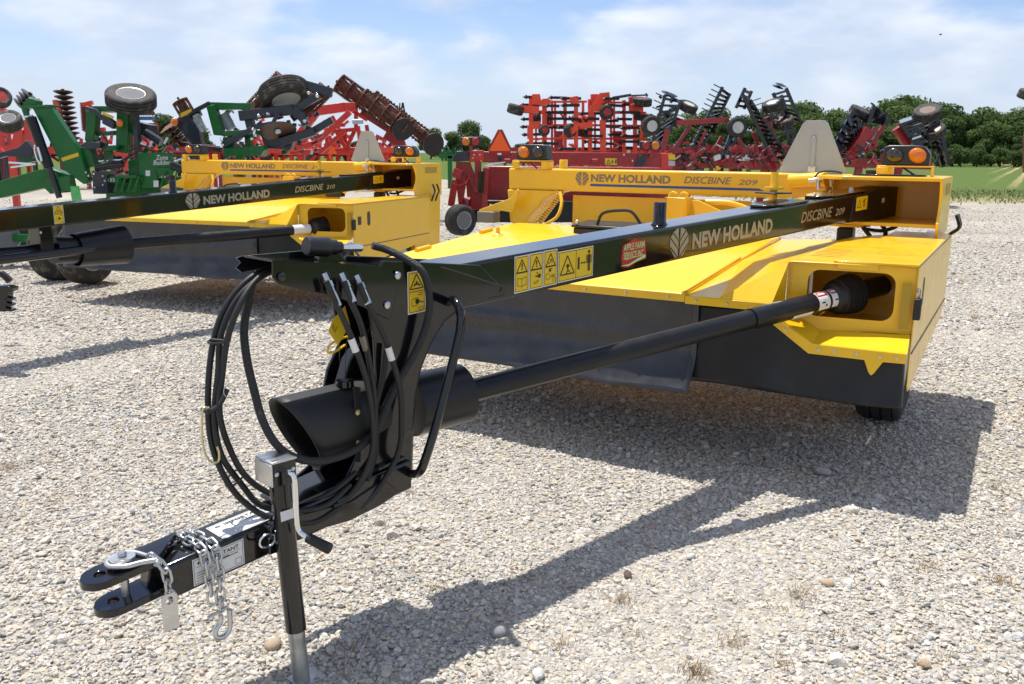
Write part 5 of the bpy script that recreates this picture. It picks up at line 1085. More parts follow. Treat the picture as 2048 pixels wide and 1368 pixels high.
b = g.mb(); b.prism([g.p(*q, -.02) for q in ((204, 223), (228, 233), (226, 238), (205, 229))], (0, .005, 0)); b.build('reflector', 'd_yellow', g.o, 0)
b = g.mb(); b.ball(g.p(239, 246, -.05), (.05, .04, .062)); b.build('amber_lamp', 'amber', g.o)
b = g.mb(); g.poly(b, [(275, 306), (344, 304), (342, 334), (313, 336), (316, 376), (284, 376), (277, 330)], 0, .06); g.poly(b, [(312, 336), (344, 334), (336, 350), (316, 352)], -.04, .2); panel = b.build('side_panel', 'green', g.o, 35, .006)
text(panel, 'lettering', 'Zone', g.p(312, 320, -.004)-g.base, (1, 0, .03), (0, 0, 1), 24*g.k, 9*g.k, 'd_white', .01, .2, .003)
text(panel, 'lettering', 'Builder', g.p(307, 330, -.004)-g.base, (1, 0, .03), (0, 0, 1), 34*g.k, 9*g.k, 'd_white', .01, .2, .003)
for q in ((291, 341, 9, 11), (307, 361, 10, 13)):
    b = g.mb(); b.prism([g.p(q[0], q[1], -.006), g.p(q[0]+q[2], q[1], -.006), g.p(q[0]+q[2], q[1]+q[3], -.006), g.p(q[0], q[1]+q[3], -.006)], (0, .004, 0)); b.build('sticker', 'd_white', panel, 0)
b = g.mb(); g.poly(b, [(214, 352), (244, 352), (244, 366), (214, 366)], -.05, .2)
for k in range(4): g.poly(b, [(236+k*13, 352), (240+k*13, 352), (230+k*13, 384), (226+k*13, 384)], -.12, .03)
g.poly(b, [(235, 350), (272, 350), (274, 356), (236, 356)], -.14, .3); g.poly(b, [(256, 322), (276, 316), (280, 380), (258, 382)], .1, .1)
for k in range(3): g.poly(b, [(328+k*12, 342), (331+k*12, 342), (322+k*12, 376), (319+k*12, 376)], -.1, .03)
g.poly(b, [(316, 356), (372, 352), (372, 378), (318, 380)], .12, .2); g.poly(b, [(212, 366), (380, 358), (380, 405), (212, 410)], .5, .2); b.build('toolbar', 'green', g.o, 35, .005)
text(g.o, 'lettering', '132', g.p(216, 363, -.06)-g.base, (1, 0, .03), (0, 0, 1), 14*g.k, 6*g.k, 'd_white', .02)
b = g.mb(); g.tube(b, [(344, 331), (378, 345)], .06, -.05, 14); b.build('tilt_cylinder', 'black', g.o); b = g.mb(); g.tube(b, [(349, 322), (380, 316)], .02, -.05); b.build('cylinder_rod', 'chrome', g.o)
b = g.mb(); g.tube(b, [(344, 350), (344, 372)], .05, -.3, 14); b.build('canister', 'black', g.o)
g.wheel(262, 198, .1, (.20, -.42, .88), .365, .23, 'rim_grey')
g.wheel(172, 505, -3.2, (.93, -.34, .0), .375, .27, 'rim_grey', 'tyre_dusty', 4); g.wheel(115, 500, -2.8, (.93, -.34, 0), .375, .27, 'rim_grey', 'tyre_dusty', 4); g.wheel(10, 475, -1.6, (.55, -.83, 0), .33, .26, 'rim_grey', 'tyre_dusty', 4)
b = g.mb(); b.bar(g.p(10, 475, -1.4), g.p(180, 480, -2.8), .1).bar(g.p(172, 500, -3.0), g.p(150, 380, -.5), .12).build('axle', 'green', g.o, 35)
b = g.mb(); g.tube(b, [(-10, 548), (5, 548), (14, 556), (20, 563)], .03, -6.4, 8); b.build('hose', 'hose', g.o)
rsd = random.Random(5)
for m_, n_, w_ in (('navy', 40, .05), ('green', 24, .06), ('zinc', 18, .03)):
    b = g.mb()
    for k in range(n_):
        x = rsd.uniform(165, 370); y = rsd.uniform(285, 385); g.bar(b, (x, y), (x+rsd.uniform(-14, 14), y+rsd.uniform(-14, 14)), w_, rsd.uniform(.1, 1.6))
    tag(b.build('linkage', m_, g.o, 35), kind='stuff')
for q in ([(196, 300), (215, 318), (240, 322), (262, 310)], [(262, 300), (285, 292), (300, 300), (310, 304)], [(200, 262), (215, 285), (205, 300), (196, 320)], [(330, 300), (352, 312), (372, 305), (388, 318)]):
    b = g.mb(); b.tube(crom([g.p(x_, y_, -.2) for x_, y_ in q], 5), .014, 6); b.build('hose', 'hose', g.o)
# ---------------- black piece of another hitch at the left edge
HB = BG('hitch_end', 'black slotted hitch end poking in at the left edge', 'hitch', 5, 6.2); g = HB
b = g.mb(); g.poly(b, [(-20, 572), (14, 572), (26, 576), (24, 584), (16, 584), (10, 624), (-20, 622)], 0, .08); b.build('hitch_plate', 'black', g.o, 35, .004)
for k in range(3): b = g.mb(); g.poly(b, [(10, 594+k*11), (24, 597+k*11), (22, 602+k*11), (9, 600+k*11)], .0, .06); b.build('tooth', 'black', g.o, 35, .003)
b = g.mb(); b.bar(g.p(-18, 600, .04), g.p(-50, 600, .04), .05).bar(g.p(-50, 600, .04), Vector((g.p(-50, 600, .04).x, g.Y+.04, 0)), .06).build('stand', 'black', g.o)
# ---------------- second green ripper
G2 = BG('green_ripper', 'green ripper with black wing, raised tyre and large disc behind the 210 mower', 'ripper', 470, 15.5, 'green rippers'); g = G2
b = g.mb(); g.poly(b, [(412, 213), (428, 209), (447, 272), (427, 270)], 0, .2); g.poly(b, [(418, 204), (501, 206), (497, 222), (471, 218), (431, 219)], .05, .3); g.poly(b, [(450, 262), (488, 259), (482, 272), (452, 273)], -.1, .3); g.poly(b, [(440, 276), (462, 272), (470, 300), (448, 302)], .0, .2); g.poly(b, [(446, 296), (526, 291), (523, 312), (446, 312)], -.1, .4); g.poly(b, [(498, 296), (505, 291), (526, 291), (528, 300), (520, 312), (500, 310)], -.2, .2); g.poly(b, [(488, 262), (500, 262), (500, 296), (490, 296)], .1, .2)
b.build('upright_frame', 'green', g.o, 35, .008)
b = g.mb(); g.tube(b, [(447, 228), (463, 258)], .09, .3, 16); b.build('air_cylinder', 'beige', g.o)
b = g.mb(); g.bar(b, (480, 232), (588, 219), .17, .1); g.bar(b, (588, 219), (612, 240), .16, .1); g.bar(b, (612, 170), (664, 186), .16, .2); g.bar(b, (588, 220), (640, 190), .12, .1); g.bar(b, (600, 225), (612, 250), .12, .0); g.bar(b, (505, 255), (545, 248), .09, 0); g.bar(b, (445, 292), (505, 258), .09, -.1); g.bar(b, (610, 272), (665, 240), .12, .2); g.bar(b, (560, 285), (630, 262), .14, .1); g.poly(b, [(350, 238), (378, 228), (398, 262), (405, 300), (392, 300), (352, 252)], .1, .2); g.bar(b, (378, 228), (420, 206), .07, .1); g.bar(b, (360, 240), (402, 225), .1, .2); g.bar(b, (544, 250), (556, 226), .06, -.1); g.poly(b, [(500, 222), (486, 232), (494, 262), (506, 252)], .1, .2); g.poly(b, [(520, 268), (590, 276), (580, 300), (530, 296)], .2, .2)
b.build('wing_frame', 'navy', g.o, 35, .01)
b = g.mb(); b.prism([g.p(*q, .08) for q in ((390, 228), (405, 262), (412, 264), (400, 228))], (0, .02, 0)).build('wear_plate', 'beige', g.o, 0)
b = g.mb(); g.bar(b, (392, 230), (408, 262), .10, .08); b.build('coil_cover', 'galv', g.o)
b = g.mb(); b.prism([g.p(*q, -.02) for q in ((360, 227), (382, 217), (383, 223), (362, 235))], (0, .01, 0)); b.build('reflector', 'd_yellow', g.o, 0)
b = g.mb(); b.ball(g.p(349, 244, 0), (.06, .05, .07)); b.build('amber_lamp', 'amber', g.o)
g.wheel(569, 188, .2, (-.30, .36, .88), .44, .30, 'beige', 'tyre_dusty', 4)
g.disc(556, 262, -.1, (-.22, .44, .87), .315, 'disc_steel', 'coulter_disc'); b = g.mb(); b.lathe([(.06, 0), (.05, -.03), (0, -.035)], g.p(556, 262, -.12), (-.22, .44, .87), 10); b.build('hub', 'zinc', g.o)
for q in ((518, 232), (536, 228), (506, 259), (511, 271), (609, 242), (504, 278), (444, 280), (446, 290), (617, 186), (634, 192)):
    b = g.mb(); b.ball(g.p(q[0], q[1], -.12), .035, 8, 6); b.build('bolt', 'chrome', g.o)
roller(g, (566, 156), (500, 226), .16, 'rust', .8, 9, 4); roller(g, (652, 178), (598, 232), .15, 'rust', .6, 9, 4)
roller(g, (360, 203), (395, 262), .14, 'rust', .6, 8, 3, teeth=False)
for k in range(4): g.disc(338+k*6, 254+k*9, .8, (-.5, -.3, .8), .20, 'rust')
b = g.mb(); b.bar(g.p(336, 250, .8), g.p(362, 288, .8), .05).bar(g.p(362, 288, .8), g.p(440, 300, .3), .08).build('gang_bar', 'black_satin', g.o)
b = g.mb(); b.bar(g.p(480, 305, 0), g.p(480, 330, 0)+Vector((0, 0, -1.2)), .12).build('stand', 'green', g.o)
rsd = random.Random(6)
for m_, n_, w_ in (('navy', 40, .06), ('green', 14, .07), ('zinc', 16, .035), ('red_dark', 20, .05)):
    b = g.mb()
    for k in range(n_):
        x = rsd.uniform(440, 640); y = rsd.uniform(225, 305); g.bar(b, (x, y), (x+rsd.uniform(-14, 14), y+rsd.uniform(-12, 12)), w_, rsd.uniform(.2, 1.6))
    tag(b.build('linkage', m_, g.o, 35), kind='stuff')
# ---------------- red disc harrow with tall disc gangs, far left
H1 = BG('disc_harrow', 'red disc harrow with upright stacks of dark discs behind the left green ripper', 'harrow', 120, 23); g = H1
def gang(g, a, c, n, rad, m, dy, notch=0, name='disc_blade'):
    A = g.p(*a, dy); C = g.p(*c, dy); d = (C-A).normalized(); me = None
    b = g.mb(); b.tube([A, C], .045, 8); sh = b.build('gang_shaft', 'black_satin', g.o)
    for k in range(n):
        q = A.lerp(C, (k+.5)/n)-g.base
        if me is None:
            mb_ = MB(); mb_.lathe([(rad, 0), (rad*.97, .014), (rad*.7, .045), (rad*.3, .08), (.04, .085)], (0, 0, 0), d+Vector((random.uniform(-.05, .05), -.12, 0)), 20); me = mb_.mesh(name, m, 40)
        inst(name, me, Matrix.Translation(q), sh)
gang(g, (125, 178), (146, 300), 12, .23, 'disc_steel', 0); gang(g, (172, 205), (176, 262), 14, .16, 'rust', 1.0); gang(g, (62, 186), (42, 212), 4, .20, 'disc_steel', -3)
b = g.mb(); g.bar(b, (110, 200), (130, 290), .10, .3); g.bar(b, (118, 205), (136, 300), .06, -.1); g.bar(b, (165, 210), (185, 205), .1, .8); b.build('gang_beam', 'red_orange', g.o, 35)
b = g.mb(); g.bar(b, (42, 258), (34, 300), .22, 0); g.bar(b, (52, 240), (62, 292), .14, 0); g.bar(b, (0, 300), (70, 296), .2, .4); g.poly(b, [(0, 296), (8, 304), (0, 306)], 0, .1); g.bar(b, (72, 200), (76, 206), .14, -.2); g.bar(b, (0, 215), (10, 222), .12, .5); g.bar(b, (2, 212), (4, 300), .10, .6); g.bar(b, (18, 262), (20, 300), .07, .6); g.bar(b, (0, 268), (30, 265), .08, .5); g.bar(b, (100, 300), (300, 305), .18, .6); g.bar(b, (205, 255), (212, 300), .12, .8); g.bar(b, (236, 300), (256, 312), .2, .5); b.build('frame', 'red', g.o, 35)
b = g.mb(); g.poly(b, [(284, 246), (308, 246), (308, 262), (306, 285), (300, 285), (286, 262)], 1.0, .3); g.bar(b, (260, 305), (400, 296), .12, 1.2); g.bar(b, (320, 296), (400, 280), .07, 1.0); g.bar(b, (380, 290), (430, 296), .14, 1.0); b.build('rear_frame', 'red_dark', g.o, 35)
b = g.mb(); g.poly(b, [(276, 233), (304, 233), (304, 240), (276, 240)], 1.5, .2); b.build('seed_box', 'blue', g.o, 35, .01)
b = g.mb(); b.tube(crom([g.p(276+k*2.2, 226+(4 if k % 2 else -3), 1.5) for k in range(16)], 3), .03, 5); b.build('spring_row', 'weed_brown', g.o)
g.wheel(18, 243, -2, (.18, -.62, .77), .30, .27, 'rim_grey', 'tyre_dusty'); g.wheel(0, 195, -1, (.6, -.6, .5), .26, .22, 'rim_red', 'tyre_dusty')
b = g.mb(); b.bar(g.p(18, 243, -2), g.p(30, 262, -.5), .08).build('wheel_arm', 'red', g.o)
b = g.mb(); g.poly(b, [(307, 300), (314, 288), (322, 300)], .2, .01); b.build('slow_triangle', 'smv_orange', g.o, 0)
for xx in (-1.5, 1.5): b = g.mb(); b.bar(g.base+Vector((xx, .5, 0)), g.base+Vector((xx, .5, 1.7)), .14).build('frame_leg', 'red', g.o)
# ---------------- red tillage frame with the rusty rollers
H2 = BG('basket_tiller', 'red tillage frame with two long rusty rolling baskets leaning over it', 'tillage tool', 680, 20.5); g = H2
b = g.mb(); g.bar(b, (634, 222), (690, 214), .20, 0); g.bar(b, (690, 214), (712, 214), .19, 0); g.bar(b, (634, 222), (612, 252), .18, .1); g.bar(b, (610, 255), (570, 305), .16, .1); g.bar(b, (700, 224), (632, 286), .12, -.3); g.bar(b, (632, 286), (594, 296), .12, -.3); g.bar(b, (640, 305), (690, 262), .09, -.1)
for a, c in (((714, 252), (694, 294)), ((716, 252), (722, 300)), ((672, 262), (690, 294)), ((618, 270), (606, 288)), ((620, 270), (632, 288)), ((733, 250), (742, 300)), ((650, 240), (656, 300)), ((664, 232), (700, 300)), ((690, 262), (690, 300)), ((600, 290), (640, 300)), ((582, 306), (640, 300)), ((668, 300), (732, 298)), ((670, 306), (735, 307)), ((696, 216), (735, 240)), ((640, 250), (690, 250)), ((650, 264), (720, 258)), ((712, 214), (712, 260)), ((560, 306), (620, 306))): g.bar(b, a, c, .085, random.uniform(0, .6))
b.build('frame', 'red', g.o, 35, .01)
b = g.mb()
for k in range(26):
    x = random.uniform(520, 720); y = random.uniform(232, 300); g.bar(b, (x, y), (x+random.uniform(-14, 14), y+random.uniform(4, 16)), .06, random.uniform(.6, 2.2))
b.build('shank_cluster', 'red_orange', g.o, 35)
b = g.mb(); g.tube(b, [(705, 243), (726, 243)], .055, -.4, 14); b.build('tank', 'beige', g.o)
b = g.mb(); g.poly(b, [(655, 308), (664, 290), (674, 308)], -.6, .012); b.build('slow_triangle', 'smv_orange', g.o, 0)
b = g.mb(); g.bar(b, (806, 205), (800, 232), .04, 1.5); g.bar(b, (800, 206), (798, 228), .03, 1.5); g.bar(b, (806, 206), (812, 240), .04, 1.5); b.build('tine_guard', 'black', g.o)
roller(g, (678, 166), (720, 196), .22, 'rust', .4, 10, 3); roller(g, (724, 196), (812, 258), .24, 'rust', .3, 11, 5); roller(g, (745, 196), (868, 288), .20, 'rust', 1.0, 10, 6)
b = g.mb(); b.lathe([(.26, 0), (.26, .04), (.0, .045)], g.p(805, 258, .1), (.5, -.8, -.3), 20); b.build('bearing_plate', 'black_satin', g.o); b = g.mb(); b.lathe([(.27, 0), (.27, .04), (.0, .045)], g.p(866, 288, .6), (.5, -.8, -.3), 20); b.build('bearing_plate', 'black_satin', g.o)
b = g.mb(); g.bar(b, (722, 225), (800, 275), .12, .5); g.bar(b, (770, 270), (810, 295), .16, .6); g.bar(b, (800, 270), (812, 310), .14, .5); b.build('roller_arm', 'red_dark', g.o, 35)
for xx in (-1.0, .8): b = g.mb(); b.bar(g.base+Vector((xx, .5, 0)), g.base+Vector((xx, .5, 1.8)), .16).build('frame_leg', 'red', g.o)
# ---------------- small green implement seen between the mowers
SG = BG('green_implement', 'small green implement seen past the 210 mower housing', 'implement', 905, 40); g = SG
b = g.mb()
for k in range(7): g.bar(b, (880+k*7, 298+random.uniform(-4, 3)), (886+k*7, 322), .12, random.uniform(0, 2))
g.bar(b, (878, 312), (925, 312), .2); g.bar(b, (882, 316), (893, 296), .14); g.bar(b, (893, 296), (900, 306), .14); b.bar(g.p(900, 312), Vector((g.p(900, 312).x, g.Y, 0)), .2); b.build('frame', 'green', g.o, 35)
# ---------------- dark red mower conditioner
MC = BG('mower_conditioner', 'dark red mower conditioner with an orange triangle between the two yellow mowers', 'mower', 1120, 13.5); g = MC
b = g.mb(); g.poly(b, [(940, 303), (1345, 306), (1345, 336), (940, 324)], 0, .22); bm_ = b.build('main_beam', 'red_dark', g.o, 35, .012)
b = g.mb(); g.poly(b, [(938, 301), (968, 301), (968, 325), (938, 324)], -.02, .28); g.poly(b, [(1322, 306), (1345, 307), (1345, 337), (1322, 336)], -.02, .26); b.build('end_box', 'red', g.o, 35, .01)
b = g.mb(); g.poly(b, [(1336, 308), (1350, 309), (1350, 320), (1337, 319)], -.03, .004); b.build('reflector', 'd_yellow', bm_, 0); b = g.mb(); g.poly(b, [(1337, 321), (1350, 322), (1350, 332), (1337, 331)], -.03, .004); b.build('reflector', 'beige', bm_, 0)
b = g.mb(); g.poly(b, [(903, 320), (914, 302), (938, 302), (938, 322), (908, 324)], -.05, .3); b.build('lamp_box', 'navy', g.o, 35, .01); b = g.mb(); g.poly(b, [(1270, 334), (1280, 310), (1296, 310), (1288, 334)], -.08, .1); b.build('lamp_box', 'navy', g.o, 35, .008)
b = g.mb(); g.poly(b, [(912, 324), (940, 324), (948, 345), (972, 390), (960, 398), (934, 352), (924, 420), (918, 420), (910, 345)], .05, .12); g.bar(b, (910, 360), (902, 412), .10, -.1); g.bar(b, (918, 338), (912, 356), .14, -.1); g.tube(b, [(956, 324), (956, 384)], .05, -.05, 12); g.poly(b, [(966, 336), (977, 336), (974, 400), (980, 440), (962, 440), (964, 380)], -.08, .5); g.poly(b, [(930, 345), (972, 380), (972, 420), (936, 420)], .3, .2); b.build('side_frame', 'red_dark', g.o, 35, .008)
b = g.mb(); g.poly(b, [(968, 332), (1345, 336), (1345, 420), (975, 420)], .9, .6); b.build('crop_deflector', 'red_dark', g.o, 35, .02)
b = g.mb(); g.poly(b, [(940, 400), (1330, 405), (1330, 445), (940, 445)], .5, .9); b.build('header', 'black_satin', g.o, 35, .02)
b = g.mb(); g.tube(b, [(963, 342), (961, 386)], .045, -.2, 12); b.build('lift_cylinder', 'black', g.o)
b = g.mb(); g.tube(b, [(906, 366), (918, 371), (932, 366), (940, 350)], .012, -.2); b.build('hose', 'rim_red', g.o); b = g.mb(); g.tube(b, [(969, 332), (985, 328), (1010, 324)], .014, -.2); b.build('rod', 'chrome', g.o)
g.wheel(921, 440, -.4, (.62, -.78, 0), .23, .24, 'rim_grey', 'tyre', 3)
b = g.mb(); b.bar(g.p(922, 436, -.3), g.p(935, 400, .2), .1).bar(g.p(1300, 400, .5), Vector((g.p(1300, 400, .5).x, g.Y+.5, .25)), .14).build('axle_arm', 'red_dark', g.o)
g.wheel(1300, 440, .2, (.8, -.6, 0), .30, .26, 'rim_white', 'tyre', 3)
smp = [(975, 299), (996, 259), (1005, 259), (1024, 299), (1018, 311), (981, 311)]
b = g.mb(); g.poly(b, smp, -.12, .012); tri_ = b.build('slow_triangle', 'smv_red', g.o, 0); b = g.mb(); g.poly(b, [(978, 302), (1000, 261), (1021, 302)], -.125, .004); b.build('triangle_face', 'smv_orange', tri_, 0)
b = g.mb(); g.poly(b, [(995, 306), (1003, 306), (1003, 310), (995, 310)], -.13, .008); b.build('sticker', 'd_white', tri_, 0); b = g.mb(); g.bar(b, (1000, 300), (1000, 322), .05, -.08); b.build('triangle_post', 'black', tri_)
def twin(px, py, l, r_):
    b = g.mb(); g.poly(b, [(px-22, py-9), (px+20, py-10), (px+22, py+9), (px-22, py+9)], -.1, .08); hs_ = b.build('lamp_housing', 'plastic', g.o, 35, .02)
    for dx, m_ in ((-10, l), (9, r_)): b = g.mb(); b.ball(g.p(px+dx, py, -.10), (.062, .03, .062)); b.build('lens', m_, hs_, 60)
    b = g.mb(); g.bar(b, (px, py+8), (px, py+24), .05, -.06); b.build('lamp_post', 'red_dark', hs_)
twin(942, 283, 'amber', 'red_lens'); twin(1302, 291, 'red_lens', 'amber')
b = g.mb(); b.prism([g.p(*q, -.004) for q in ((1210, 316), (1234, 317), (1234, 330), (1210, 329))], (0, .003, 0)); wl_ = b.build('warning_label', 'd_yellow', bm_, 0)
F = Flat(g.p(1212, 329, -.006)-g.base, (1, 0, 0), (0, 0, 1)); k_ = g.k; F.loop([(1*k_, 2*k_), (8*k_, 2*k_), (4.5*k_, 9*k_)], 1.0*k_).rect(11*k_, 2*k_, 13*k_, 9*k_).line((14*k_, 5*k_), (17*k_, 5*k_), 1*k_).rect(18*k_, 2*k_, 20.5*k_, 10*k_); F.build('pictogram', 'd_black', wl_)
for px in (1257, 962): b = g.mb(); g.tube(b, [(px, 300), (px, 308)], .028, .05, 12); b.build('grease_cap', 'zinc_yellow', bm_)
for px in (1190, 1015): b = g.mb(); g.tube(b, [(px-6, 322), (px+5, 322)], .035, -.1, 12); b.build('peg', 'red_dark', bm_)
for px in (1248, 1265, 948, 960, 946, 962): b = g.mb(); b.lathe([(.016, 0), (.012, .01), (0, .012)], g.p(px, 310+(px % 3)*6, -.03), (0, -1, 0), 8); b.build('bolt', 'zinc', bm_)
# ---------------- two orange-red folded field cultivators
def cultivator(g, X, flip, seed):
    rs = random.Random(seed); f = lambda x: X+x
    b = g.mb(); 
    for x, w, d in ((0, .16, 0), (10, .08, .9), (27, .18, .2), (42, .09, 1.4), (48, .09, 1.8), (68, .13, .6), (90, .15, .2), (104, .10, 1.2)): g.bar(b, (f(x), 196+rs.uniform(-4, 10)), (f(x), 336), w, d)
    b.build('wing_beam', 'red_orange', g.o, 35, .01)
    b = g.mb()
    for y in (204, 226, 250, 278, 302): 
        d = rs.uniform(.2, 1.4); g.bar(b, (f(-2), y), (f(112), y+rs.uniform(-2, 3)), .08, d)
    for k in range(14): x = rs.uniform(0, 105); y = rs.uniform(200, 300); g.bar(b, (f(x), y), (f(x+rs.uniform(6, 22)), y+rs.uniform(-6, 14)), .07, rs.uniform(-.6, 1.5))
    g.poly(b, [(f(2), 188), (f(18), 188), (f(20), 200), (f(34), 196), (f(44), 204), (f(30), 212), (f(2), 208)], -.2, .3); g.poly(b, [(f(78), 194), (f(92), 192), (f(98), 206), (f(80), 208)], .1, .3)
    b.build('cross_frame', 'red_orange' if flip else 'red', g.o, 35, .008)
    b = g.mb(); g.poly(b, [(f(46), 262), (f(64), 262), (f(64), 318), (f(50), 318)], 1.0, .3); b.build('wing_plate', 'red_dark', g.o, 35)
    for j, y in enumerate((196, 211, 226, 240, 256, 270, 286, 297)):
        for k, x in enumerate((-12, 34, 62)):
            if rs.random() < .12: continue
            d = rs.uniform(-1.2, 1.6); t_ = g.mb(); x0 = f(x+rs.uniform(-10, 6)); yy = y+rs.uniform(-3, 3); ln = rs.uniform(26, 40)
            t_.bar(g.p(x0+6, yy, d), g.p(x0+ln, yy+rs.uniform(-1.5, 2), d), .07, .10)
            t_.add([g.p(x0-5, yy, d), g.p(x0+3, yy-4.5, d), g.p(x0+1, yy, d-.06), g.p(x0+3, yy+4.5, d), g.p(x0+8, yy, d)], [(0, 1, 2), (0, 2, 3), (2, 1, 4), (2, 4, 3)]); t_.build('shank', 'black_satin', g.o, 35)
CU1 = BG('field_cultivator', 'folded orange-red field cultivator with a small tyre sticking out to the left', 'cultivator', 1090, 33, 'folded red cultivators'); g = CU1; cultivator(g, 1062, 1, 3)
g.wheel(1031, 219, -.3, (.25, -.1, .96), .30, .34, 'rim_red', 'tyre'); b = g.mb(); g.bar(b, (1036, 217), (1078, 220), .24, -.2); b.build('wheel_arm', 'red_orange', g.o, 35)
g.wheel(1088, 261, -.8, (.35, -.93, .1), .20, .22, 'rim_red', 'tyre'); g.wheel(1072, 238, .8, (.9, -.2, 0), .28, .3, 'rim_red', 'tyre'); g.wheel(1140, 261, -.8, (.7, -.7, .1), .25, .25, 'rim_red', 'tyre'); g.wheel(1094, 238, 1.0, (.9, -.3, 0), .27, .25, 'rim_red', 'tyre')
b = g.mb(); g.bar(b, (1058, 251), (1080, 250), .26, -.6); g.bar(b, (1060, 252), (1060, 278), .2, -.6); b.build('wheel_arm', 'red_orange', g.o, 35); b = g.mb(); g.bar(b, (1136, 270), (1156, 252), .2, -.8); g.bar(b, (1156, 252), (1185, 249), .2, -.8); b.build('wheel_arm', 'red_orange', g.o, 35)
for x in (1075, 1145): b = g.mb(); b.bar(Vector((g.p(x, 320).x, g.Y+.3, 0)), g.p(x, 320, .3), .2).build('frame_leg', 'red', g.o)
CU2 = BG('field_cultivator', 'folded orange-red field cultivator beside the black harrow wings, tyre on top right', 'cultivator', 1230, 34, 'folded red cultivators'); g = CU2; cultivator(g, 1180, 0, 11)
g.wheel(1284, 204, -.3, (.05, -.18, .98), .37, .30, 'rim_red', 'tyre'); g.wheel(1213, 225, -.9, (.2, -.97, .1), .26, .24, 'rim_red', 'tyre'); g.wheel(1286, 234, .2, (.1, -.15, .98), .36, .26, 'rim_red', 'tyre'); g.wheel(1160, 239, .6, (.1, -.3, .95), .33, .26, 'rim_red', 'tyre'); g.wheel(1168, 263, .4, (.2, -.4, .9), .32, .3, 'rim_red', 'tyre')
b = g.mb(); g.bar(b, (1180, 217), (1206, 216), .24, -.6); g.bar(b, (1182, 217), (1182, 244), .20, -.6); g.bar(b, (1206, 300), (1205, 240), .20, -.8); g.poly(b, [(1184, 208), (1200, 186), (1219, 184), (1220, 198), (1200, 210)], -.4, .3); g.bar(b, (1258, 218), (1284, 216), .2, -.2); b.build('wheel_arm', 'red_orange', g.o, 35)
b = g.mb(); g.bar(b, (1250, 192), (1296, 190), .06, .2); g.bar(b, (1292, 186), (1294, 194), .05, .2); g.bar(b, (1225, 196), (1262, 190), .1, .4); b.build('harrow_tine', 'black', g.o)
for x in (1195, 1265): b = g.mb(); b.bar(Vector((g.p(x, 320).x, g.Y+.3, 0)), g.p(x, 320, .3), .2).build('frame_leg', 'red', g.o)
# ---------------- dark red folding harrows with black tine wings
HA = BG('folding_harrow', 'dark red folding harrow with black ladder wings raised in a fan', 'harrow', 1440, 30, 'folded black winged harrows'); g = HA
b = g.mb(); g.bar(b, (1352, 246), (1455, 240), .17, 0); g.bar(b, (1334, 258), (1324, 310), .17, 0); g.bar(b, (1380, 252), (1348, 300), .12, .4); g.bar(b, (1412, 262), (1384, 320), .10, .2); g.bar(b, (1476, 276), (1500, 318), .12, .3); g.bar(b, (1506, 264), (1522, 306), .12, .6); g.bar(b, (1540, 252), (1560, 300), .12, .8); g.bar(b, (1325, 308), (1365, 300), .13, 0); g.bar(b, (1365, 300), (1420, 296), .14, .2); g.bar(b, (1380, 318), (1410, 298), .12, -.3); g.bar(b, (1520, 308), (1580, 296), .2, .6); g.bar(b, (1422, 326), (1470, 326), .3, .2); g.bar(b, (1320, 330), (1600, 334), .17, .4); g.bar(b, (1484, 318), (1502, 336), .2, 0); g.bar(b, (1430, 300), (1444, 274), .14, .8); g.poly(b, [(1520, 240), (1540, 232), (1545, 258), (1526, 262)], .6, .3); g.poly(b, [(1496, 320), (1540, 312), (1556, 340), (1500, 340)], .3, .3); g.bar(b, (1536, 296), (1560, 338), .12, 0)
b.build('frame', 'red_dark', g.o, 35, .01)
wings = [(((1330, 190), (1300, 300)), ((1362, 200), (1340, 262)), 8, .0, 8, -1), (((1445, 174), (1412, 240)), ((1460, 187), (1438, 232)), 7, .3, 7, -1), (((1412, 240), (1380, 300)), ((1432, 246), (1398, 300)), 7, .5, 7, -1),
         (((1490, 176), (1472, 216)), ((1503, 182), (1488, 218)), 4, .4, 0, 1), (((1486, 190), (1545, 320)), ((1500, 200), (1575, 318)), 14, .0, 6, 1), (((1546, 186), (1568, 232)), ((1572, 176), (1602, 248)), 7, .8, 0, 1), (((1562, 190), (1600, 300)), ((1548, 196), (1584, 300)), 11, 1.0, 0, 1), (((1442, 320), (1476, 232)), ((1452, 318), (1490, 236)), 6, -.2, 0, 1)]
for r1, r2, n, d, tn, sd in wings:
    b = g.mb(); A0, A1, B0, B1 = ladder(g, b, r1, r2, n, .10, d, d+.25); wg = b.build('ladder_wing', 'black', g.o, 35)
    for k in range(tn):
        t_ = (k+.3)/tn; q = A0.lerp(A1, t_) if sd < 0 else B0.lerp(B1, t_*.45); t2_ = g.mb(); t2_.bar(q, q+Vector((sd*.30, -.1, .12 if sd < 0 else .10)), .03).build('tine', 'black', wg)
b = g.mb()
for k in range(24):
    x = random.uniform(1322, 1352); y = random.uniform(190, 262); g.bar(b, (x, y), (x+random.uniform(-10, 14), y+random.uniform(-8, 10)), .07, random.uniform(0, .6))
for k in range(20): x = random.uniform(1540, 1575); y = random.uniform(200, 290); g.bar(b, (x, y), (x+random.uniform(-10, 14), y+random.uniform(-8, 10)), .08, random.uniform(.4, 1.2))
for k in range(30): x = random.uniform(1340, 1540); y = random.uniform(300, 334); g.bar(b, (x, y), (x+random.uniform(-14, 14), y+random.uniform(-8, 10)), .06, random.uniform(-.3, .8))
tag(b.build('linkage', 'navy', g.o, 35), kind='stuff')
b = g.mb(); g.bar(b, (1450, 314), (1498, 319), .12, -.3); b.build('chrome_rod', 'chrome', g.o); b = g.mb(); g.poly(b, [(1428, 312), (1440, 308), (1442, 318), (1430, 322)], -.3, .1); b.build('valve_block', 'd_white', g.o)
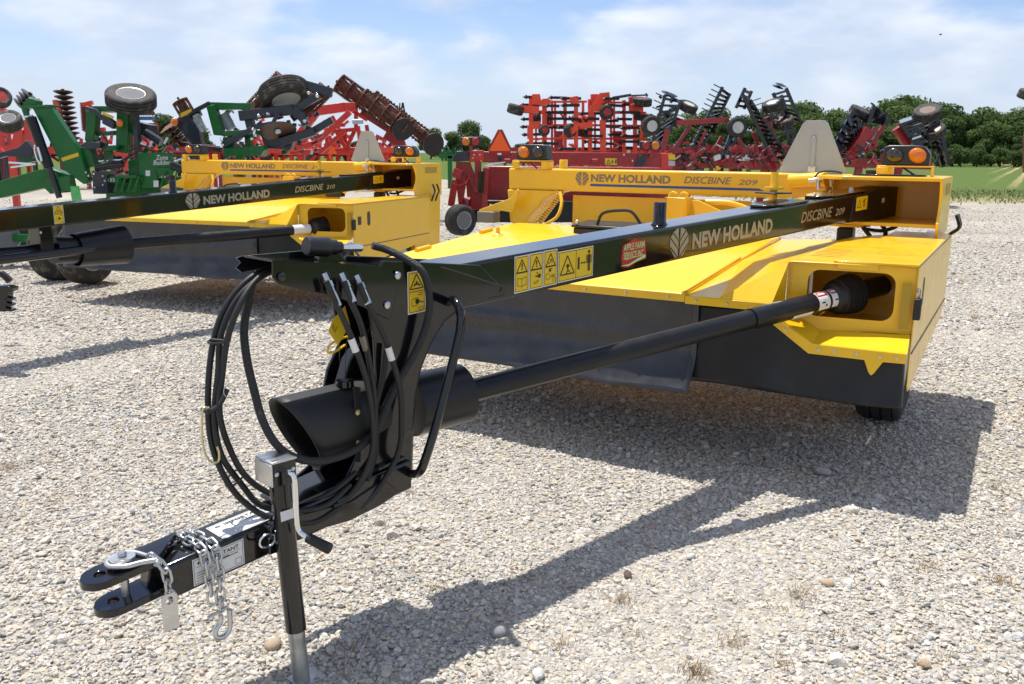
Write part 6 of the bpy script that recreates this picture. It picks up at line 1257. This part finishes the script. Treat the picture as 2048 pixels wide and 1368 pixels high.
b = g.mb(); g.poly(b, [(1432, 332), (1443, 332), (1440, 340), (1434, 340)], -.1, .1); b.build('yellow_guard', 'yellow', g.o)
g.wheel(1302, 252, -.5, (.25, -.96, -.05), .32, .26, 'rim_white', 'tyre'); g.wheel(1474, 255, -.5, (.12, -.98, 0), .33, .26, 'rim_white', 'tyre'); g.wheel(1376, 214, .4, (.3, -.35, .85), .33, .28, 'rim_white', 'tyre'); g.wheel(1547, 211, .3, (-.3, -.25, .9), .38, .30, 'rim_white', 'tyre'); g.wheel(1566, 244, .8, (-.3, -.4, .85), .36, .3, 'disc_steel', 'tyre_dusty'); g.wheel(1358, 240, .9, (.3, -.3, .9), .28, .24, 'rim_white', 'tyre')
for px, py in ((1334, 186), (1344, 190), (1352, 200), (1556, 174), (1562, 170)): g.disc(px, py, .2, (.25, -.35, .9), .20, 'navy', 'disc_blade')
for x in (1380, 1530): b = g.mb(); b.bar(Vector((g.p(x, 330).x, g.Y+.4, 0)), g.p(x, 330, .4), .2).build('frame_leg', 'red_dark', g.o)
rsd = random.Random(21)
for m_, n_, w_ in (('red_dark', 46, .08), ('black', 46, .06), ('zinc', 16, .04), ('red', 22, .07)):
    b = g.mb()
    for k in range(n_):
        x = rsd.uniform(1330, 1690); y = rsd.uniform(286, 336); g.bar(b, (x, y), (x+rsd.uniform(-16, 16), y+rsd.uniform(-12, 12)), w_, rsd.uniform(-1.2, 1.0))
    tag(b.build('linkage', m_, g.o, 35), kind='stuff')
for k in range(5):
    x = 1350+k*45; b = g.mb(); g.tube(b, [(x, 300), (x+10, 290+5*(k % 2)), (x+22, 312), (x+30, 326)], .02, -1.0, 6); b.build('hose', 'hose', g.o)
HC = BG('folding_harrow', 'dark red folding harrow with two dense black wings in front of the tree line', 'harrow', 1770, 29, 'folded black winged harrows'); g = HC
b = g.mb(); g.bar(b, (1737, 258), (1702, 308), .30, 0); g.bar(b, (1752, 254), (1716, 310), .14, .3); g.bar(b, (1768, 252), (1728, 308), .14, .5); g.bar(b, (1792, 256), (1815, 290), .26, .3); g.bar(b, (1690, 325), (1860, 330), .3, .4); g.bar(b, (1694, 320), (1712, 302), .2, 0); g.bar(b, (1758, 262), (1740, 300), .12, .3); g.bar(b, (1742, 282), (1756, 290), .1, .1); b.build('frame', 'red_dark', g.o, 35, .01)
for r1, r2, n, d in ((((1706, 222), (1666, 300)), ((1734, 240), (1690, 300)), 8, 0), (((1712, 226), (1672, 304)), ((1724, 232), (1684, 306)), 8, .3), (((1748, 212), (1736, 246)), ((1772, 228), (1762, 250)), 5, .2), (((1800, 246), (1830, 290)), ((1868, 218), (1884, 275)), 7, 0), (((1806, 238), (1838, 300)), ((1856, 214), (1890, 300)), 8, .4), (((1880, 262), (1898, 330)), ((1868, 265), (1886, 334)), 6, .2)):
    b = g.mb(); ladder(g, b, r1, r2, n, .12, d, d+.3); b.build('ladder_wing', 'black', g.o, 35)
b = g.mb()
for k in range(40): x = random.uniform(1808, 1880); y = random.uniform(228, 292); g.bar(b, (x, y), (x+random.uniform(-12, 14), y+random.uniform(-10, 10)), .09, random.uniform(0, .9))
for k in range(26): t_ = random.random(); x = 1716-46*t_+random.uniform(-6, 14); y = 226+76*t_; g.bar(b, (x, y), (x+random.uniform(-12, 14), y+random.uniform(-6, 8)), .08, random.uniform(0, .6))
g.bar(b, (1772, 252), (1782, 234), .08, .2); tag(b.build('linkage', 'navy', g.o, 35), kind='stuff')
b = g.mb(); g.bar(b, (1798, 244), (1822, 236), .10, -.2); g.bar(b, (1824, 278), (1842, 272), .05, -.2); b.build('chrome_rod', 'chrome', g.o)
g.wheel(1722, 226, .6, (.4, -.3, .85), .40, .26, 'disc_steel', 'tyre'); g.wheel(1855, 226, -.3, (-.3, -.4, .85), .42, .3, 'disc_steel', 'tyre'); g.wheel(1868, 262, .2, (-.4, -.5, .8), .36, .28, 'disc_steel', 'tyre')
for px, py in ((1700, 240), (1690, 258), (1682, 274), (1676, 290)): g.disc(px, py, -.1, (.6, -.6, .5), .22, 'navy', 'disc_blade')
b = g.mb(); g.bar(b, (1750, 212), (1742, 206), .05, .2); g.bar(b, (1880, 306), (1870, 330), .06, 0); b.build('harrow_tine', 'black', g.o)
rsd = random.Random(22)
for m_, n_, w_ in (('red_dark', 26, .08), ('black', 26, .06), ('zinc', 12, .04)):
    b = g.mb()
    for k in range(n_):
        x = rsd.uniform(1690, 1860); y = rsd.uniform(288, 332); g.bar(b, (x, y), (x+rsd.uniform(-14, 14), y+rsd.uniform(-12, 12)), w_, rsd.uniform(-.6, 1.0))
    tag(b.build('linkage', m_, g.o, 35), kind='stuff')
for x in (1720, 1800): b = g.mb(); b.bar(Vector((g.p(x, 325).x, g.Y+.4, 0)), g.p(x, 325, .4), .2).build('frame_leg', 'red_dark', g.o)
# ---------------- sliver of an implement at the right edge
RE = BG('folding_harrow', 'red implement mast with a tyre cut off by the right edge', 'harrow', 2052, 26); g = RE
b = g.mb(); b.bar(g.p(2050, 275), g.p(2050, 345), .09).bar(g.p(2050, 343), g.p(2085, 343), .08).bar(g.p(2085, 343), Vector((g.p(2085, 330).x, g.Y, 0)), .08).bar(g.p(2050, 275), g.p(2064, 200, .2), .1).build('mast', 'rust', g.o, 35); g.wheel(2056, 190, 0, (.2, -.3, .93), .28, .26, 'disc_steel', 'tyre_dusty')
b = g.mb(); b.bar(g.p(2075, 352), g.p(2090, 352, 1), .2).build('foot', 'black_satin', g.o)
# ---------------- far rows of implements that fill the gaps behind the nearer ones
def far_row(px0, px1, Y, cols, label, seed, name='tillage_tool', yt=268):
    rs = random.Random(seed); g = BG(name, label, 'tillage tool', (px0+px1)/2, Y)
    for j, m_ in enumerate(cols):
        b = g.mb()
        g.bar(b, (px0, 300+4*j), (px1, 300+3*j), .22, .6*j)
        for k in range(int((px1-px0)/9)):
            x = rs.uniform(px0, px1); y = rs.uniform(yt, 312); g.bar(b, (x, y), (x+rs.uniform(-22, 22), y+rs.uniform(6, 26)), rs.uniform(.07, .16), rs.uniform(0, 2.5))
        for k in range(int((px1-px0)/30)):
            x = rs.uniform(px0, px1); q = g.p(x, 305, rs.uniform(0, 2)); b.bar(q, Vector((q.x, q.y, 0)), .14)
        tag(b.build(('frame', 'shanks', 'linkage')[j], m_, g.o, 35), kind='stuff')
    for k in range(int((px1-px0)/70)+1): g.wheel(rs.uniform(px0, px1), rs.uniform(300, 316), rs.uniform(-1, 1), (rs.uniform(-.6, .6), -.8, .1), .36, .28, 'rim_red', 'tyre')
far_row(1010, 1330, 39, ('red_dark', 'red', 'navy'), 'dark red tillage tool low behind the folded orange-red cultivators', 5, yt=292)
far_row(1300, 1620, 35, ('red_dark', 'navy', 'red_dark'), 'dark red and black implement low behind the raised ladder wings', 6, yt=288)
far_row(-20, 300, 36, ('red', 'red_dark', 'navy'), 'red tillage tool filling the background behind the left green ripper', 1)
far_row(300, 470, 38, ('red_dark', 'red', 'navy'), 'dark red tillage tool in the gap between the two green rippers', 2, yt=285)
far_row(470, 660, 34, ('red', 'red_orange', 'navy'), 'red tillage tool behind the black wing of the second green ripper', 3, yt=262)
far_row(655, 800, 37, ('red_orange', 'red', 'navy'), 'orange-red tillage tool behind the tall beige plate of the 210 mower', 4, yt=270)
# bird
bd = BG('bird', 'tiny dark bird flying in the sky at the upper right', 'bird', 1880, 60); g = bd; c = g.p(1881, 69); bd.o.location = c; 
b = MB(); b.ball((0, 0, 0), (.10, .045, .04), 8, 6).add([(-.03, 0, .02), (.05, 0, .02), (-.02, -.22, .07), (-.03, .22, .07)], [(0, 1, 2), (1, 0, 3)]).add([(-.08, 0, 0), (-.17, .04, 0), (-.17, -.04, 0)], [(0, 1, 2)]); b.build('bird_body', 'weed_brown', bd.o)
